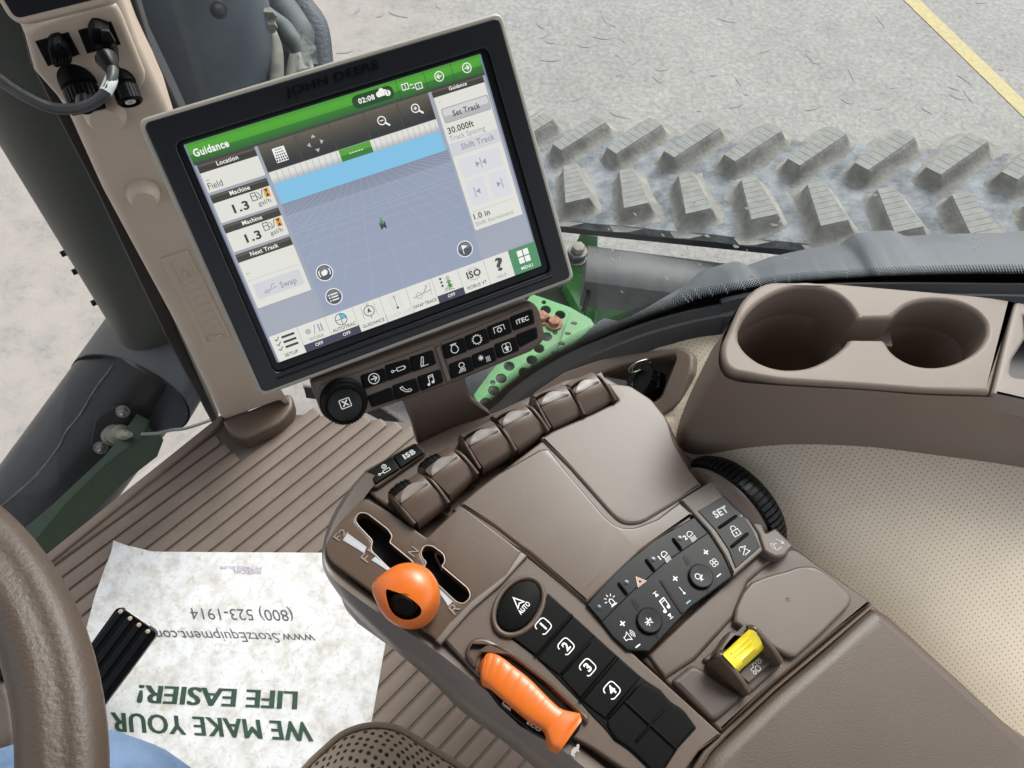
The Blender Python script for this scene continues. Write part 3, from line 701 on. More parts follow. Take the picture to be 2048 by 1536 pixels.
fp = onpipe(*Z7(650, 750)); fn = ((fp - PA) - (fp - PA).dot(pd_) * pd_).normalized(); FP = Pl(fp + fn * .002, fn, pd_)
slab('sensor_flange', Z7([(690, 610, 40), (770, 650, 30), (740, 800, 20), (650, 905, 40), (560, 905, 30), (530, 850, 30), (560, 700, 20)]), FP, .006, .012, PIP, pipe, bev=.002)
for q in ((720, 650), (590, 862)):
    p = FP.at(*Z7(*q), .006); hexbolt('flange_bolt', p, fn, .011, .014, MET, pipe)
    obj('bolt_stud', lathe_bm(p + fn * .014, fn, [(.005, 0), (.005, .012), (.003, .014)], 10), MET, pipe)
sb = FP.at(*Z7(665, 790), .006); tipw = dep(*Z7(830, 785), (sb - CAM).length * 0 + 1.72)
sdir = (tipw - sb).normalized()
obj('sensor', lathe_bm(sb, sdir, [(.026, -.01), (.026, .01), (.021, .012), (.021, .028), (.024, .03), (.024, .048), (.014, .052), (.012, .075), (.008, .078), (.007, .10)], 18), mat('cast_sensor', srgb(150, 146, 134), .45, metal=.5, var=.3, vscale=50), pipe)
obj('sensor_wire', tube_bm([tipw, dep(*Z7(920, 780), 1.70), dep(*Z7(1000, 762), 1.66), dep(*Z7(1090, 750), 1.6), dep(*Z7(1240, 700), 1.6)], .0035, 8, sub=4), mat('grey_wire', srgb(120, 120, 116), .6), pipe)
gb = thing('green_body_rail', 'dark green painted body rail below the exhaust pipe by the mat edge', 'body rail', dep(300, 900, 2.1))
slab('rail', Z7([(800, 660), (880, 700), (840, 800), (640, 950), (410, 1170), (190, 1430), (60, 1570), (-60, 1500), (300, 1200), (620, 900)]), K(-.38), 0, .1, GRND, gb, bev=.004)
# slate shield, hoses and ribbed duct beyond the window top left
sh = thing('side_shield', 'dark slate blue curved sheet shield with one bolt, behind the display', 'metal shield', (-.55, 1.3, .2))
c = dep(330, 190, 1.62); hr = .30
obj('shield_sheet', lathe_bm((c.x - .02, c.y + .12, 0), (0, 0, 1), [(.222, .05), (.222, 2.2)], 64, ux=(1, 0, 0)), SLT, sh)
hb_ = dep(437, 20, 1.40); hexbolt('bolt', hb_, (dep(437, 20, 1) - dep(437, 20, 1.4)).normalized() * 1.0, .011, .012, DRK, sh)
hz = thing('hose_bundle', 'bundle of grey hoses and a connector plug between shield and ribbed duct', 'hoses', (-.35, 1.55, .2))
HOS = mat('dusty_hose', srgb(78, 84, 84), .7, var=.35, vscale=20); HOL = mat('light_dusty_hose', srgb(112, 112, 104), .75, var=.4, vscale=25)
def hose(pts, dd_, r, m, par, name='hose', **k): return obj(name, tube_bm([dep(*X1(*p), dd_) for p in pts], r, 12, sub=5, **k), m, par)
hose([(240, -200), (300, 30), (430, 500), (580, 1010), (640, 1250)], 1.72, .013, HOL, hz)
hose([(330, -200), (430, 0), (520, 170), (590, 400), (680, 640), (700, 900), (700, 1200)], 1.66, .016, HOL, hz)
obj('plug', tube_bm([dep(*X1(*p), 1.62) for p in ((480, 130), (520, 230), (545, 300), (590, 410))], .021, 8), HOL, hz)
obj('plug', tube_bm([dep(*X1(*p), 1.60) for p in ((515, 200), (535, 260))], .027, 8), HOL, hz)
hose([(560, 200), (640, 260), (800, 380), (900, 520), (1010, 640), (1060, 800), (1090, 1100)], 1.74, .02, HOS, hz)
hose([(700, -200), (760, 60), (860, 200), (960, 360), (1020, 480), (1000, 700)], 1.80, .034, HOS, hz)
hose([(870, 1200), (920, 900), (950, 760)], 1.6, .011, HOL, hz)
obj('hose_end', tube_bm([dep(*X1(*p), 1.62) for p in ((1020, 780), (1050, 870), (1090, 1000))], .022, 12), mat('foam', srgb(150, 152, 148), .8, var=.3, vscale=50), hz)
slab('backing', X1([(280, -300), (900, -300), (1250, 300), (1280, 1300), (560, 1300)]), Pl(dep(*X1(800, 500), 1.95), (0, -1, .3)), 0, .02, mat('grimy_dark', srgb(40, 44, 46), .7, var=.3, vscale=20), hz)
du = thing('ribbed_duct', 'dark grey ribbed air duct with dusty mesh patch above the display', 'air duct', (-.2, 1.7, 0))
rows = []
for i, (xl, xr, y) in enumerate(((560, 760, -900), (600, 900, -600), (680, 1040, -300), (790, 1190, 0), (870, 1300, 130), (930, 1390, 280), (980, 1425, 400), (1010, 1450, 540), (1040, 1465, 680), (1060, 1478, 820), (1070, 1480, 1000), (1070, 1480, 1300))):
    a, b = dep(*X1(xl, y + 60), 1.85), dep(*X1(xr, y), 1.85); c = (a + b) / 2; x_ = (b - a) / 2; z_ = -ray(*X1((xl + xr) / 2, y)).normalized() * x_.length * .8
    rows.append([c + x_ * math.cos(math.pi * k / 24) + z_ * math.sin(math.pi * k / 24) for k in range(25)])
obj('duct_body', grid_bm(rows), mat('duct_rubber', srgb(58, 64, 72), .6, var=.3, vscale=12, bump=.8, bscale=110, dist=.003), du)
def rowpt(y, f, lift):
    a, b = dep(*X1(0, y), 1.85), None
    return None
MSH = mat('dusty_mesh', srgb(150, 154, 150), .7, var=.9, vscale=60)
bm = bmesh.new(); random.seed(9)
for j in range(34):
    y = 400 + j * 14
    for i in range(10):
        x = 1005 + (y - 400) * .13 + i * 20 + (j % 2) * 10
        if i * 20 > (y - 380) * .75: continue
        p = dep(*X1(x, y), 1.60); q = dep(*X1(x + 17, y + 10), 1.60)
        tube_bm([p, q], .0013, 4, bm)
o = obj('mesh_patch', bm, MSH, du); o['kind'] = 'stuff'
# ------------------------------------------------------------------ cab floor and mat
FLM = mat('floor_mat_rubber', srgb(108, 94, 83), .5, bump=.5, bscale=600, var=.16, vscale=9, dist=.0005)
FLG = mat('mat_groove_shade', srgb(84, 74, 66), .6, bump=.3, bscale=600)  # same rubber, darker: the grooves' shade is put into the colour
gv = Vector((.6055, .7958, 0)); pvv = Vector((.7958, -.6055, 0))
fp2 = Pl((0, 0, 0), (0, 0, 1), pvv)       # u across grooves, v along
u0 = -.825
def glass_v(u, dist):
    o = pvv * u - gv * 3; t = xy_hit(o, gv, dist)
    return (t if t is not None else 3.6) - 3
base_u = [(-.845, -1.6), (1.0, -1.6), (1.0, glass_v(1.0, .004)), (-.58, glass_v(-.58, .004)), (-.60, W2.dot(gv) + .02), (W2.dot(pvv), W2.dot(gv)), (W1.dot(pvv), W1.dot(gv)), (W0.dot(pvv), W0.dot(gv))]
fo_ = thing('floor_mat', 'brown ribbed rubber floor mat covering the cab floor', 'floor mat', (-.3, .3, -.03))
lp = [(u, v) for u, v in base_u[1:]] + [(-.9, -1.6)]
us_ = [1.0 - k * .08 for k in range(21)]
obj('mat_base', slab_bm([[(1.0, -1.6)] + [(u, glass_v(u, .004)) for u in us_ if u > -.58] + [(W2.dot(pvv) + .012, W2.dot(gv) + .03), (W1.dot(pvv) + .012, W1.dot(gv)), (W0.dot(pvv) + .012, W0.dot(gv)), (-.62, -1.6)]], fp2, 0, .03, .003, 2), FLG, fo_)
postc = (fl.at(440, 860) + fl.at(560, 830)) / 2
pu_, pv_ = postc.dot(pvv), postc.dot(gv)
k = 0
u = -.6907 - 5 * .0256
while u < .35:
    ua, ub = u + .0020, u + .0256 - .0020
    v_hi = min(glass_v(ua, .03), glass_v(ub, .03)) - .004
    if abs((ua + ub) / 2 - pu_ + .01) < .070: v_hi = min(v_hi, pv_ - .058)
    v_lo = -.75
    edge = W1.dot(pvv) + (W2.dot(pvv) - W1.dot(pvv)) * 0
    if ub > u0 and v_hi > v_lo:
        pts = fillet([(ua, v_lo), (ub, v_lo), (ub, v_hi - (.004 if u < pu_ else 0), .006), (ua, v_hi, .006)], 3)
        if u < -.79: pts = [(max(a_, -.80 - .03 * (b_ - .2)), b_) for a_, b_ in pts]
        obj('mat_rib', slab_bm([pts], fp2, .0035, .004, .0022, 2), FLM, fo_)
    u += .0256
# raised lip round the mat by the windows
# plain margin strip along windows
obj('mat_border', slab_bm([[(W0.dot(pvv) + .012, W0.dot(gv)), (W0.dot(pvv) + .03, W0.dot(gv)), (W1.dot(pvv) + .03, W1.dot(gv)), (W2.dot(pvv) + .030, W2.dot(gv) - .01), (W2.dot(pvv) + .012, W2.dot(gv) + .02)]], fp2, .010, .03, .004, 3), FLM, fo_)
ug = [-.56 + k * .06 for k in range(19)]
obj('mat_border', slab_bm([[(u, glass_v(u, .006)) for u in ug] + [(u, glass_v(u, .024)) for u in ug[::-1]]], fp2, .0035, .02, .0025, 2), FLM, fo_)
# grit and dust lodged in the grooves
bm = bmesh.new(); random.seed(31)
for _ in range(420):
    k_ = random.randint(0, 30); u_ = -.6907 + (k_ - 4) * .0256 + random.gauss(0, .0012 if random.random() < .7 else .008); v_ = random.uniform(-.2, .62)
    if v_ > glass_v(u_, .03): continue
    r_2 = random.uniform(.0004, .0013); p = fp2.w(u_, v_, .0005 if abs((u_ + .6907) / .0256 - round((u_ + .6907) / .0256)) < .07 else .0036)
    vs = [bm.verts.new(p + Vector((random.uniform(-1, 1), random.uniform(-1, 1), random.uniform(0, .8))) * r_2) for _k in range(4)]
    for f in ((0, 1, 2), (0, 2, 3), (0, 3, 1), (1, 3, 2)): bm.faces.new([vs[q_] for q_ in f])
o = obj('floor_grit', bm, mat('grit', srgb(158, 144, 124), .9), fo_, smooth=False); o['kind'] = 'stuff'
# ------------------------------------------------------------------ paper mat
PAP = mat('soiled_paper', srgb(214, 214, 212), .75, var=.3, vscale=26, col2=srgb(172, 165, 156)); 
_t = PAP.node_tree; _n = [x for x in _t.nodes if x.type == 'VALTORGB'][0]; _n.color_ramp.elements[0].position = .45; _n.color_ramp.elements[1].position = .78
_n.color_ramp.elements[0].color = (*srgb(214, 215, 215), 1); _n.color_ramp.elements[1].color = (*srgb(158, 146, 130), 1)
[x for x in _t.nodes if x.type == 'TEX_NOISE'][0].inputs['Detail'].default_value = 12; [x for x in _t.nodes if x.type == 'TEX_NOISE'][0].inputs['Roughness'].default_value = .72; [x for x in _t.nodes if x.type == 'TEX_NOISE'][0].inputs['Distortion'].default_value = .15
_pm = _t; _pb = _pm.nodes['Principled BSDF']; _src = _pb.inputs['Base Color'].links[0].from_socket
_tc = _pm.nodes.new('ShaderNodeTexCoord')
for _sc, _di, _lo, _hi, _c in ((70, 1.6, .58, .70, (176, 160, 138)), (160, .4, .60, .72, (168, 156, 142)), (12, 2.5, .62, .72, (190, 178, 160))):
    _nn = _pm.nodes.new('ShaderNodeTexNoise'); _nn.inputs['Scale'].default_value = _sc; _nn.inputs['Detail'].default_value = 6; _nn.inputs['Distortion'].default_value = _di; _pm.links.new(_tc.outputs['Object'], _nn.inputs['Vector'])
    _mr = _pm.nodes.new('ShaderNodeMapRange'); _mr.inputs['From Min'].default_value = _lo; _mr.inputs['From Max'].default_value = _hi; _mr.inputs['To Max'].default_value = .5; _pm.links.new(_nn.outputs['Fac'], _mr.inputs[0])
    _mx = _pm.nodes.new('ShaderNodeMix'); _mx.data_type = 'RGBA'; _mx.inputs['B'].default_value = (*srgb(*_c), 1); _pm.links.new(_mr.outputs[0], _mx.inputs['Factor']); _pm.links.new(_src, _mx.inputs['A']); _src = _mx.outputs['Result']
_pm.links.new(_src, _pb.inputs['Base Color'])
pz = K(.0045)
tl, tr, br, bl = pz.at(232, 1086), pz.at(792, 1108), pz.at(700, 1700), pz.at(-60, 1700)
tr = pz.at(786, 1105); bm_rows = []
NX, NY = 28, 24
lft = [pz.at(*p) for p in ((232, 1086), (212, 1130), (190, 1190), (165, 1288), (120, 1420), (40, 1640))]
top_ = [pz.at(*p) for p in ((232, 1086), (268, 1094), (305, 1103), (420, 1104), (560, 1105), (786, 1107))]
def lerp_list(Ls, t): x = t * (len(Ls) - 1); i = min(int(x), len(Ls) - 2); return Ls[i].lerp(Ls[i + 1], x - i)
rgt = [pz.at(*p) for p in ((786, 1107), (780, 1200), (771, 1287), (744, 1439), (725, 1540), (700, 1680))]
botm = [pz.at(40, 1640), pz.at(200, 1650), pz.at(400, 1660), pz.at(700, 1680)]
rows = []
for j in range(NY + 1):
    v = j / NY; r = []
    for i in range(NX + 1):
        u = i / NX
        p = (lerp_list(top_, u) * (1 - v) + lerp_list(botm, u) * v + lerp_list(lft, v) * (1 - u) + lerp_list(rgt, v) * u - (top_[0] * (1 - u) * (1 - v) + top_[-1] * u * (1 - v) + botm[0] * (1 - u) * v + botm[-1] * u * v))
        p = Vector(p); p.z += .0003 * math.sin(u * 9 + v * 4) + .0003 * math.sin(v * 13 - u * 5) + .012 * max(0, 1 - (u * u + v * v) ** .5 / .16) ** 2
        r.append(p)
    rows.append(r)
pap = thing('paper_floor_mat', 'dirty white paper floor mat printed with upside down green lettering', 'paper mat', (-.35, .3, .004))
obj('sheet', grid_bm(rows, flip=True), PAP, pap)
INK = mat('green_ink', srgb(38, 66, 50), .7, var=.3, vscale=60); INB = mat('grey_ink', srgb(84, 86, 92), .7, var=.2, vscale=50); INP = mat('faint_ink', srgb(160, 148, 176), .8)
pt_ = K(.0054)
def Yt(name, t, a, b, c, m, bold=.012): ptext(name, t, pt_, Y1(*a), Y1(*b), Y1(*c), m, pap, bold=0, heavy=m is INK)
Yt('printed_text', 'WE MAKE YOUR', (1808, 1268), (650, 1210), (1830, 1378), INK, .006)
Yt('printed_text', 'LIFE EASIER!', (1738, 1088), (820, 1050), (1732, 1190), INK, .01)
Yt('printed_text', 'www.StotzEquipment.com', (1830, 752), (880, 728), (1858, 808), INB, .006)
Yt('printed_text', '(800) 523-1914', (1705, 612), (1108, 600), (1725, 676), INB, .006)
Yt('printed_text', 'AMERICAN', (1530, 378), (1368, 372), (1532, 402), INP, .01)
Yt('printed_text', 'PETROLEUM', (1530, 358), (1290, 352), (1531, 375), INP, .0)
Yt('printed_text', 'AWAY', (1935, 366), (1880, 364), (1936, 390), INP, .0)
# ------------------------------------------------------------------ pedal, column base
ped = thing('brake_pedal', 'black ribbed brake pedal standing over the paper mat by the wheel', 'pedal', (-.45, .2, .02))
PP = Pl(K(.14).at(*Y1(700, 900)), (.15, -.35, 1))
slab('pedal_plate', Y1([(690, 585, 40), (925, 745, 40), (540, 1260), (300, 1400), (250, 1200)]), PP, 0, .012, BLG, ped, bev=.002)
for i, (a_, b_) in enumerate(((700, 610), (756, 650), (808, 688), (860, 726))):
    d1, d2 = (a_ - 420, b_ + 455), (a_, b_)
    slab('pedal_rib', Y1([(a_ - 16, b_ + 6, 6), (a_ + 14, b_ + 24, 6), (a_ - 400 + 14, b_ + 540 + 24, 6), (a_ - 400 - 20, b_ + 540 - 4, 6)]), PP, .004, .004, BLS, ped, bev=.0015)
    obj('rivet', lathe_bm(PP.at(*Y1(a_ + 6, b_ + 10), .004), PP.n, [(.003, 0), (.003, .001), (.0015, .0016)], 10), mat('brass_wear', srgb(176, 158, 138), .5), ped)
slab('chrome_tip', Y1([(735, 603, 4), (880, 703, 4), (872, 712, 4), (728, 612, 4)]), PP, .003, .003, MET, ped, bev=.001)
obj('pedal_arm', tube_bm([PP.at(*Y1(600, 1000), -.02), PP.at(*Y1(300, 1250), -.1)], .012, 10), BLG, ped)
cb = thing('steering_column_base', 'dark brown plastic column cover at the left edge behind the wheel', 'column cover', fl.at(-20, 1350))
slab('cover', Y1([(-300, 850), (30, 985), (80, 1100), (110, 1300), (60, 1420), (-300, 1500)]), K(.16), 0, .16, BRD, cb, bev=.012)
slab('black_vent', Y1([(-200, 820), (10, 862), (62, 975), (0, 1010), (-200, 960)]), K(.17), 0, .02, BLG, cb, bev=.003)
# ------------------------------------------------------------------ steering wheel
wh = thing('steering_wheel', 'brown vinyl steering wheel rim sweeping past the left corner', 'steering wheel', (-.3624, -.0565, .80))
WC = Vector((-.3624, -.0565, .86)); WR = .203; rr_ = .0172
VIN = mat('wheel_vinyl', srgb(84, 71, 61), .42, bump=.5, bscale=420, var=.08, vscale=20, detail=5, dist=.0007)
rows = []
for k in range(120):
    a = 2 * math.pi * k / 120; rad = Vector((math.cos(a), math.sin(a), 0)); c = WC + rad * WR; r = []
    for j in range(24):
        b = 2 * math.pi * j / 24; q = rr_ * (1 - .22 * math.exp(-((b - R(70)) / .30) ** 2) - .1 * math.exp(-((b - R(260)) / .22) ** 2)); r.append(c + rad * (q * 1.08 * math.cos(b)) + Vector((0, 0, q * math.sin(b))))
    rows.append(r)
rows.append(rows[0])
obj('rim', grid_bm(rows, True, flip=True), VIN, wh, angle=80)
for a in (215, 330, 110):
    rad = Vector((math.cos(R(a)), math.sin(R(a)), 0)); obj('spoke', tube_bm([WC + rad * WR, WC + rad * .1 + Vector((0, 0, -.03)), WC + Vector((0, 0, -.04))], (.012, .02), 12, sub=4), VIN, wh)
obj('hub', lathe_bm(WC + Vector((0, 0, -.09)), (0, 0, 1), [(.05, 0), (.06, .02), (.06, .05), (.05, .062), (.0, .066)], 32), BRD, wh)
obj('column', tube_bm([WC + Vector((0, 0, -.08)), WC + Vector((-.45, .02, -.80))], .035, 16), BRD, wh)
# ------------------------------------------------------------------ the driver's leg
DEN = mat('denim', srgb(84, 108, 142), .85, bump=1, bscale=1500, var=.35, vscale=14, col2=srgb(116, 140, 172), dist=.0008)
per = thing('person', 'person in faded blue jeans, one knee showing under the steering wheel', 'person', (-.45, -.25, 0))
kn = K(.60)
def leg(pts, rad):
    P = smooth_open(pts, 6); n = len(P); rows = []; u = None
    for i, p in enumerate(P):
        d = (P[min(i + 1, n - 1)] - P[max(i - 1, 0)]).normalized()
        if u is None: u, v = frame_from(d)
        else: u = (u - u.dot(d) * d).normalized()
        v = d.cross(u); x = i / (n - 1) * (len(rad) - 1); k = min(int(x), len(rad) - 2); r = rad[k] + (rad[k + 1] - rad[k]) * (x - k)
        rows.append([p + (u * math.cos(2 * math.pi * j / 32) + v * math.sin(2 * math.pi * j / 32)) * r * (1 + .025 * math.sin(i * .9 + j * .7) + .012 * math.sin(i * 2.1 - j * 1.3)) for j in range(32)])
    return grid_bm(rows, True, caps=True)
kp = kn.at(130, 1640); hip = Vector((kp.x - .30, kp.y - .36, .60))
obj('jeans', leg([hip, hip.lerp(kp, .5) + Vector((0, 0, .01)), kp.lerp(hip, .12) + Vector((0, 0, .0)), kp + Vector((.02, -.01, -.06)), kp + Vector((-.02, -.07, -.25)), kp + Vector((-.09, -.16, -.50))], [.105, .10, .094, .075, .064, .058, .055]), DEN, per)
sh_c = kp + Vector((-.10, -.22, -.54))
obj('boot', leg([sh_c + Vector((0, -.06, .05)), sh_c + Vector((0, -.02, 0)), sh_c + Vector((.0, .06, -.02)), sh_c + Vector((0, .16, -.03))], [.055, .052, .045, .035]), mat('boot_leather', srgb(72, 52, 38), .6, bump=.4), per)
# ------------------------------------------------------------------ seat
SEA = perforated('seat_fabric', srgb(190, 170, 146), .0072, .26, srgb(50, 38, 36), 30)
SEA.node_tree.nodes['Voronoi Texture'].inputs['Randomness'].default_value = .22
_p = SEA.node_tree.nodes['Principled BSDF']; _p.inputs['Roughness'].default_value = .95
seat = thing('seat', 'brown dotted fabric seat cushion corner at the bottom edge', 'seat', (-.05, 0, .35))
so = smooth_open([Vector((x, y, 0)) for x, y in ((540, 1620), (600, 1536), (648, 1488), (690, 1455), (745, 1440), (800, 1448), (850, 1478), (905, 1512), (960, 1545), (1060, 1590), (1200, 1680))], 5)
cz = K(.50); edge = [cz.at(p.x, p.y) for p in so]; ctr = cz.at(800, 2000)
rows = []
for j, (f, dz) in enumerate(((0, -.12), (-.02, -.06), (0, -.02), (.05, .012), (.14, .028), (.3, .036), (.55, .038), (1, .038))):
    rows.append([p.lerp(ctr, f) + Vector((0, 0, dz)) for p in edge])
rows = [[Vector(p) for p in r] for r in rows]
obj('cushion', grid_bm(rows, uv=True), SEA, seat, angle=80)
obj('piping', tube_bm([p.lerp(ctr, .028) + Vector((0, 0, .008)) for p in edge], .0028, 8), mat('piping', srgb(168, 150, 130), .9, bump=.5), seat)
obj('seat_base', box_bm(Vector((ctr.x, ctr.y, .2)), Vector((1, 0, 0)), Vector((0, 1, 0)), Vector((0, 0, 1)), .4, .3, .35, None, .01), BRD, seat)
# ------------------------------------------------------------------ roof overhead (out of frame, shades the cab)
rf = thing('cab_roof', 'dark grey headliner roof panel above the cab, out of frame', 'roof', (0, -.3, 1.6))
rp = Pl((0, 0, 1.62), (0, 0, 1))
q = [Vector((-.45, .70, 0)), Vector((-.1, .68, 0)), Vector((.15, .5, 0)), Vector((.85, .5, 0)), Vector((.75, -.55, 0)), Vector((-.75, -.55, 0)), Vector((-.80, .25, 0))]
obj('headliner', slab_bm([[tuple(rp.loc(Vector((p.x, p.y, 0)))) for p in q]], rp, .08, .08, .01, 2), mat('headliner', srgb(96, 93, 88), .9), rf)  # unseen; greyer than a real headliner to cut fill and reflections
# ------------------------------------------------------------------ corner post
pA, pB = fl.at(440, 860), fl.at(560, 832); pdir = (pB - pA).normalized(); PNV = Vector((pdir.y, -pdir.x, 0)); PO = Pl(pA, PNV, pdir)
post = thing('corner_post', 'beige plastic cab corner post with two round caps and a slotted vent', 'post', (pA + pB) / 2)
ln = lambda *p: list(p)
slab('post_cover', [Z1(60, 20), Z1(105, 150), Z1(230, 440), Z1(400, 690), Z1(600, 1130), Z1(815, 1525), Z7(1050, 200), Z7(1180, 470), Z7(1300, 720, ) + (14,), Z7(1640, 600) + (14,), (566, 815), (500, 650), (400, 420), Z1(980, 640), Z1(820, 290), Z1(745, 90), Z1(700, -40)], PO, 0, .09, BEI, post, bev=.014, seg=6)
PF = Pl(PO.o + PNV * .0012, PNV, pdir)
slab('post_base_boot', [(444, 842, 6), (545, 800, 10), (578, 785, 6), (586, 795, 8), (586, 815, 20), (562, 846, 20), (486, 880, 24), (458, 866, 12)], K(.035), 0, .035, BR, post, bev=.006)
BEL = mat('post_plastic_recess', srgb(186, 170, 153), .5, bump=.2, bscale=1200)
slab('socket_recess', Z1([(140, 200), (190, 145, 60), (560, 30), (670, 20, 60), (710, 90, 40), (850, 440), (850, 500, 80), (800, 545), (640, 590), (560, 560), (360, 600), (200, 420)]), PF, .004, .02, BEL, post, bev=.006, seg=4)
for c, rx in ((Z1(615, 660), .0205), (Z1(838, 1125), .0185)):
    p = PF.at(*c, .0); obj('round_cap', lathe_bm(p, PNV, [(rx * 1.02, -.01), (rx * 1.02, .006), (rx * .97, .009), (rx * .78, .0155), (rx * .74, .0165), (0, .0168)], 40), BEI, post, angle=25)
vt = [X4(1315, 570), X4(1540, 495), X4(1900, 1215), X4(1680, 1300)]
slab('vent_frame', [p for p in vt], PF, .0015, .004, BEI, post, bev=.001, holes=[[X4(1395, 590), X4(1540, 548), X4(1860, 1200), X4(1700, 1240)]])
slab('vent_floor', [X4(1385, 580), X4(1550, 540), X4(1870, 1205), X4(1695, 1250)], PF, .0004, .002, BEL, post, bev=0)
for i in range(7):
    t = i / 6; x, y = 1560 + 210 * t, 770 + 350 * t
    slab('vent_rib', [X4(x - 60, y + 25) , X4(x, y - 18), X4(x + 55, y - 14), X4(x + 60, y - 8), X4(x, y - 8), X4(x - 55, y + 33)], PF, .0012, .001, BEI, post, bev=.0002)
slab('vent_latch', X4([(1498, 690, 6), (1522, 682, 6), (1548, 735, 6), (1520, 740, 6)]), PF, .006, .006, BEI, post, bev=.001)
slab('vent_lip', X4([(1700, 1205, 6), (1820, 1190, 6), (1830, 1210, 6), (1720, 1235, 6)]), PF, .004, .004, BEI, post, bev=.001)
for c in (((205, 245), (400, 190), (468, 320), (280, 392)), ((455, 180), (650, 128), (708, 262), (510, 318))):
    slab('connector_socket', Z1([q for q in c]), PF, .0052, .004, BLG, post, bev=.001)
# window frame strip beside the post (black, vertical)
strip = thing('window_frame', 'black rubber window frame strip running beside the beige post', 'window frame', pB)
fr_pl = Pl(PO.o - PNV * .06, PNV, pdir)
slab('frame_strip', [Z1(700, -60), Z1(960, 620), (480, 560), (520, 560), Z1(1045, 620), Z1(890, 300), Z1(800, 0), Z1(780, -60)], fr_pl, 0, .05, SEAL, strip, bev=.006)
slab('frame_strip', [Z1(120, 150), Z1(430, 640), Z1(860, 1530), (440, 850), (425, 850), (330, 672), Z1(557, 1112), Z1(320, 660), Z1(180, 380)], Pl(PO.o - PNV * .055, PNV, pdir), 0, .03, BLG, strip, bev=.004)
# corner display housing at the top left
cdn = thing('corner_display', 'small dark corner display in a beige rim, cut by the top left corner', 'display', PO.at(100, 20, .05))
DP = Pl(PO.at(100, 20, .05), Vector((.25, -.75, .5)))
slab('rim', Z1([(-60, -200), (-40, -40), (40, 100, 50), (110, 145, 40), (640, 15, 40), (700, -200)]), DP, 0, .03, BEI, cdn, bev=.005)
slab('screen', Z1([(0, -200), (20, 0), (75, 90, 30), (110, 105, 30), (560, -5), (600, -200)]), DP, .0015, .003, BLG, cdn, bev=.001)
# plugs and cable
plug = thing('data_plug', 'small ribbed black plug in the left socket of the post', 'plug', PF.at(*Z1(350, 320)))
slab('plug_body', Z1([(278, 285, 14), (300, 262, 14), (345, 250, 14), (400, 290, 20), (425, 360, 20), (415, 385, 16), (330, 405, 20), (305, 385, 14)]), PF, .022, .02, BLK, plug, bev=.003)
for i in range(5): slab('grip_rib', Z1([(318 + i * 20, 345 - i * 2, 3), (327 + i * 20, 343 - i * 2, 3), (333 + i * 20, 378 - i * 2, 3), (324 + i * 20, 380 - i * 2, 3)]), PF, .0245, .003, BLS, plug, bev=.0005)
slab('tab', Z1([(315, 262), (340, 250), (348, 285), (322, 290)]), PF, .026, .01, BLS, plug, bev=.001)
pl2 = thing('cable_plug', 'black clip-on plug with strain relief in the right socket', 'plug', PF.at(*Z1(620, 250)))
slab('plug_body', Z1([(515, 215, 14), (540, 165, 20), (590, 170, 14), (640, 190), (655, 280, 14), (600, 290), (545, 290, 14)]), PF, .022, .02, BLK, pl2, bev=.003)
slab('plug_neck', Z1([(555, 280, 14), (660, 270, 20), (705, 380, 20), (590, 410, 14)]), PF, .032, .022, BLK, pl2, bev=.004)
slab('clip', Z1([(590, 180, 6), (640, 185, 6), (678, 250, 6), (640, 270, 6), (600, 240, 6)]), PF, .028, .004, BLS, pl2, bev=.001)
sr = [PF.at(*Z1(625, 340), .04), PF.at(*Z1(650, 390), .046)]
obj('strain_relief', tube_bm([PF.at(*Z1(620, 340), .036), PF.at(*Z1(640, 375), .045), PF.at(*Z1(660, 410), .05)], (.0105, .007), 12), BLS, pl2)
for (c, nm, lbl, r0) in ((Z1(455, 480), 'round_socket', 'dark round power socket, left of the pair under the plugs', .0164), (Z1(715, 470), 'round_socket', 'round black socket with pale centre pin, right of the pair', .0118)):
    th = thing(nm, lbl, 'socket', PF.at(*c), 'round power sockets on the post')
    axd = (PNV * .85 + Vector((0, 0, -.55)) + pdir * .12).normalized(); p = PF.at(*c, .004)
    pass
    prof = [(r0 * 1.08, -.012), (r0 * 1.08, .004), (r0 * .9, .006), (r0 * .92, .009), (r0, .010), (r0, .022), (r0 * .93, .025)] + ([(r0 * .3, .030), (0, .031)] if r0 > .016 else [(r0 * .8, .025), (r0 * .76, .014), (0, .014)])
    obj('shell', lathe_bm(p, axd, prof, 36), BLK, th, angle=30)
    bm = bmesh.new()
    u_, v_ = frame_from(axd)
    for k in range(24):
        a = 2 * math.pi * k / 24; c3 = p + axd * .016 + (u_ * math.cos(a) + v_ * math.sin(a)) * r0; box_bm(c3, axd, (u_ * math.cos(a) + v_ * math.sin(a)).cross(axd), u_ * math.cos(a) + v_ * math.sin(a), .014, .0025, .002, bm)
    obj('grip_ridges', bm, BLS, th)
    if r0 < .016:
        obj('pin_ring', lathe_bm(p + axd * .014, axd, [(.0055, 0), (.0055, .010), (.003, .010), (.003, .004), (0, .004)], 24), mat('pale_nylon', srgb(205, 208, 210), .4), th, angle=30)
    else:
        obj('fin', box_bm(p + axd * .025, u_, v_, axd, .034, .006, .014, None, .002), BLK, th)
CBL = mat('cable_sheath', srgb(62, 63, 64), .4, bump=.2, bscale=900)
cable = thing('black_cable', 'black cable with white label looping from the post plug to the left', 'cable', PF.at(*Z1(300, 600)))
cp = [(660, 405, .052), (655, 450, .062), (630, 510, .072), (600, 560, .078), (540, 605, .08), (440, 635, .078), (300, 630, .075), (160, 570, .07), (60, 510, .062), (-40, 440, .055), (-200, 350, .05)]
path = [PF.at(*Z1(x, y), h) for x, y, h in cp]
obj('sheath', tube_bm(path, .0052, 14, sub=6), CBL, cable)
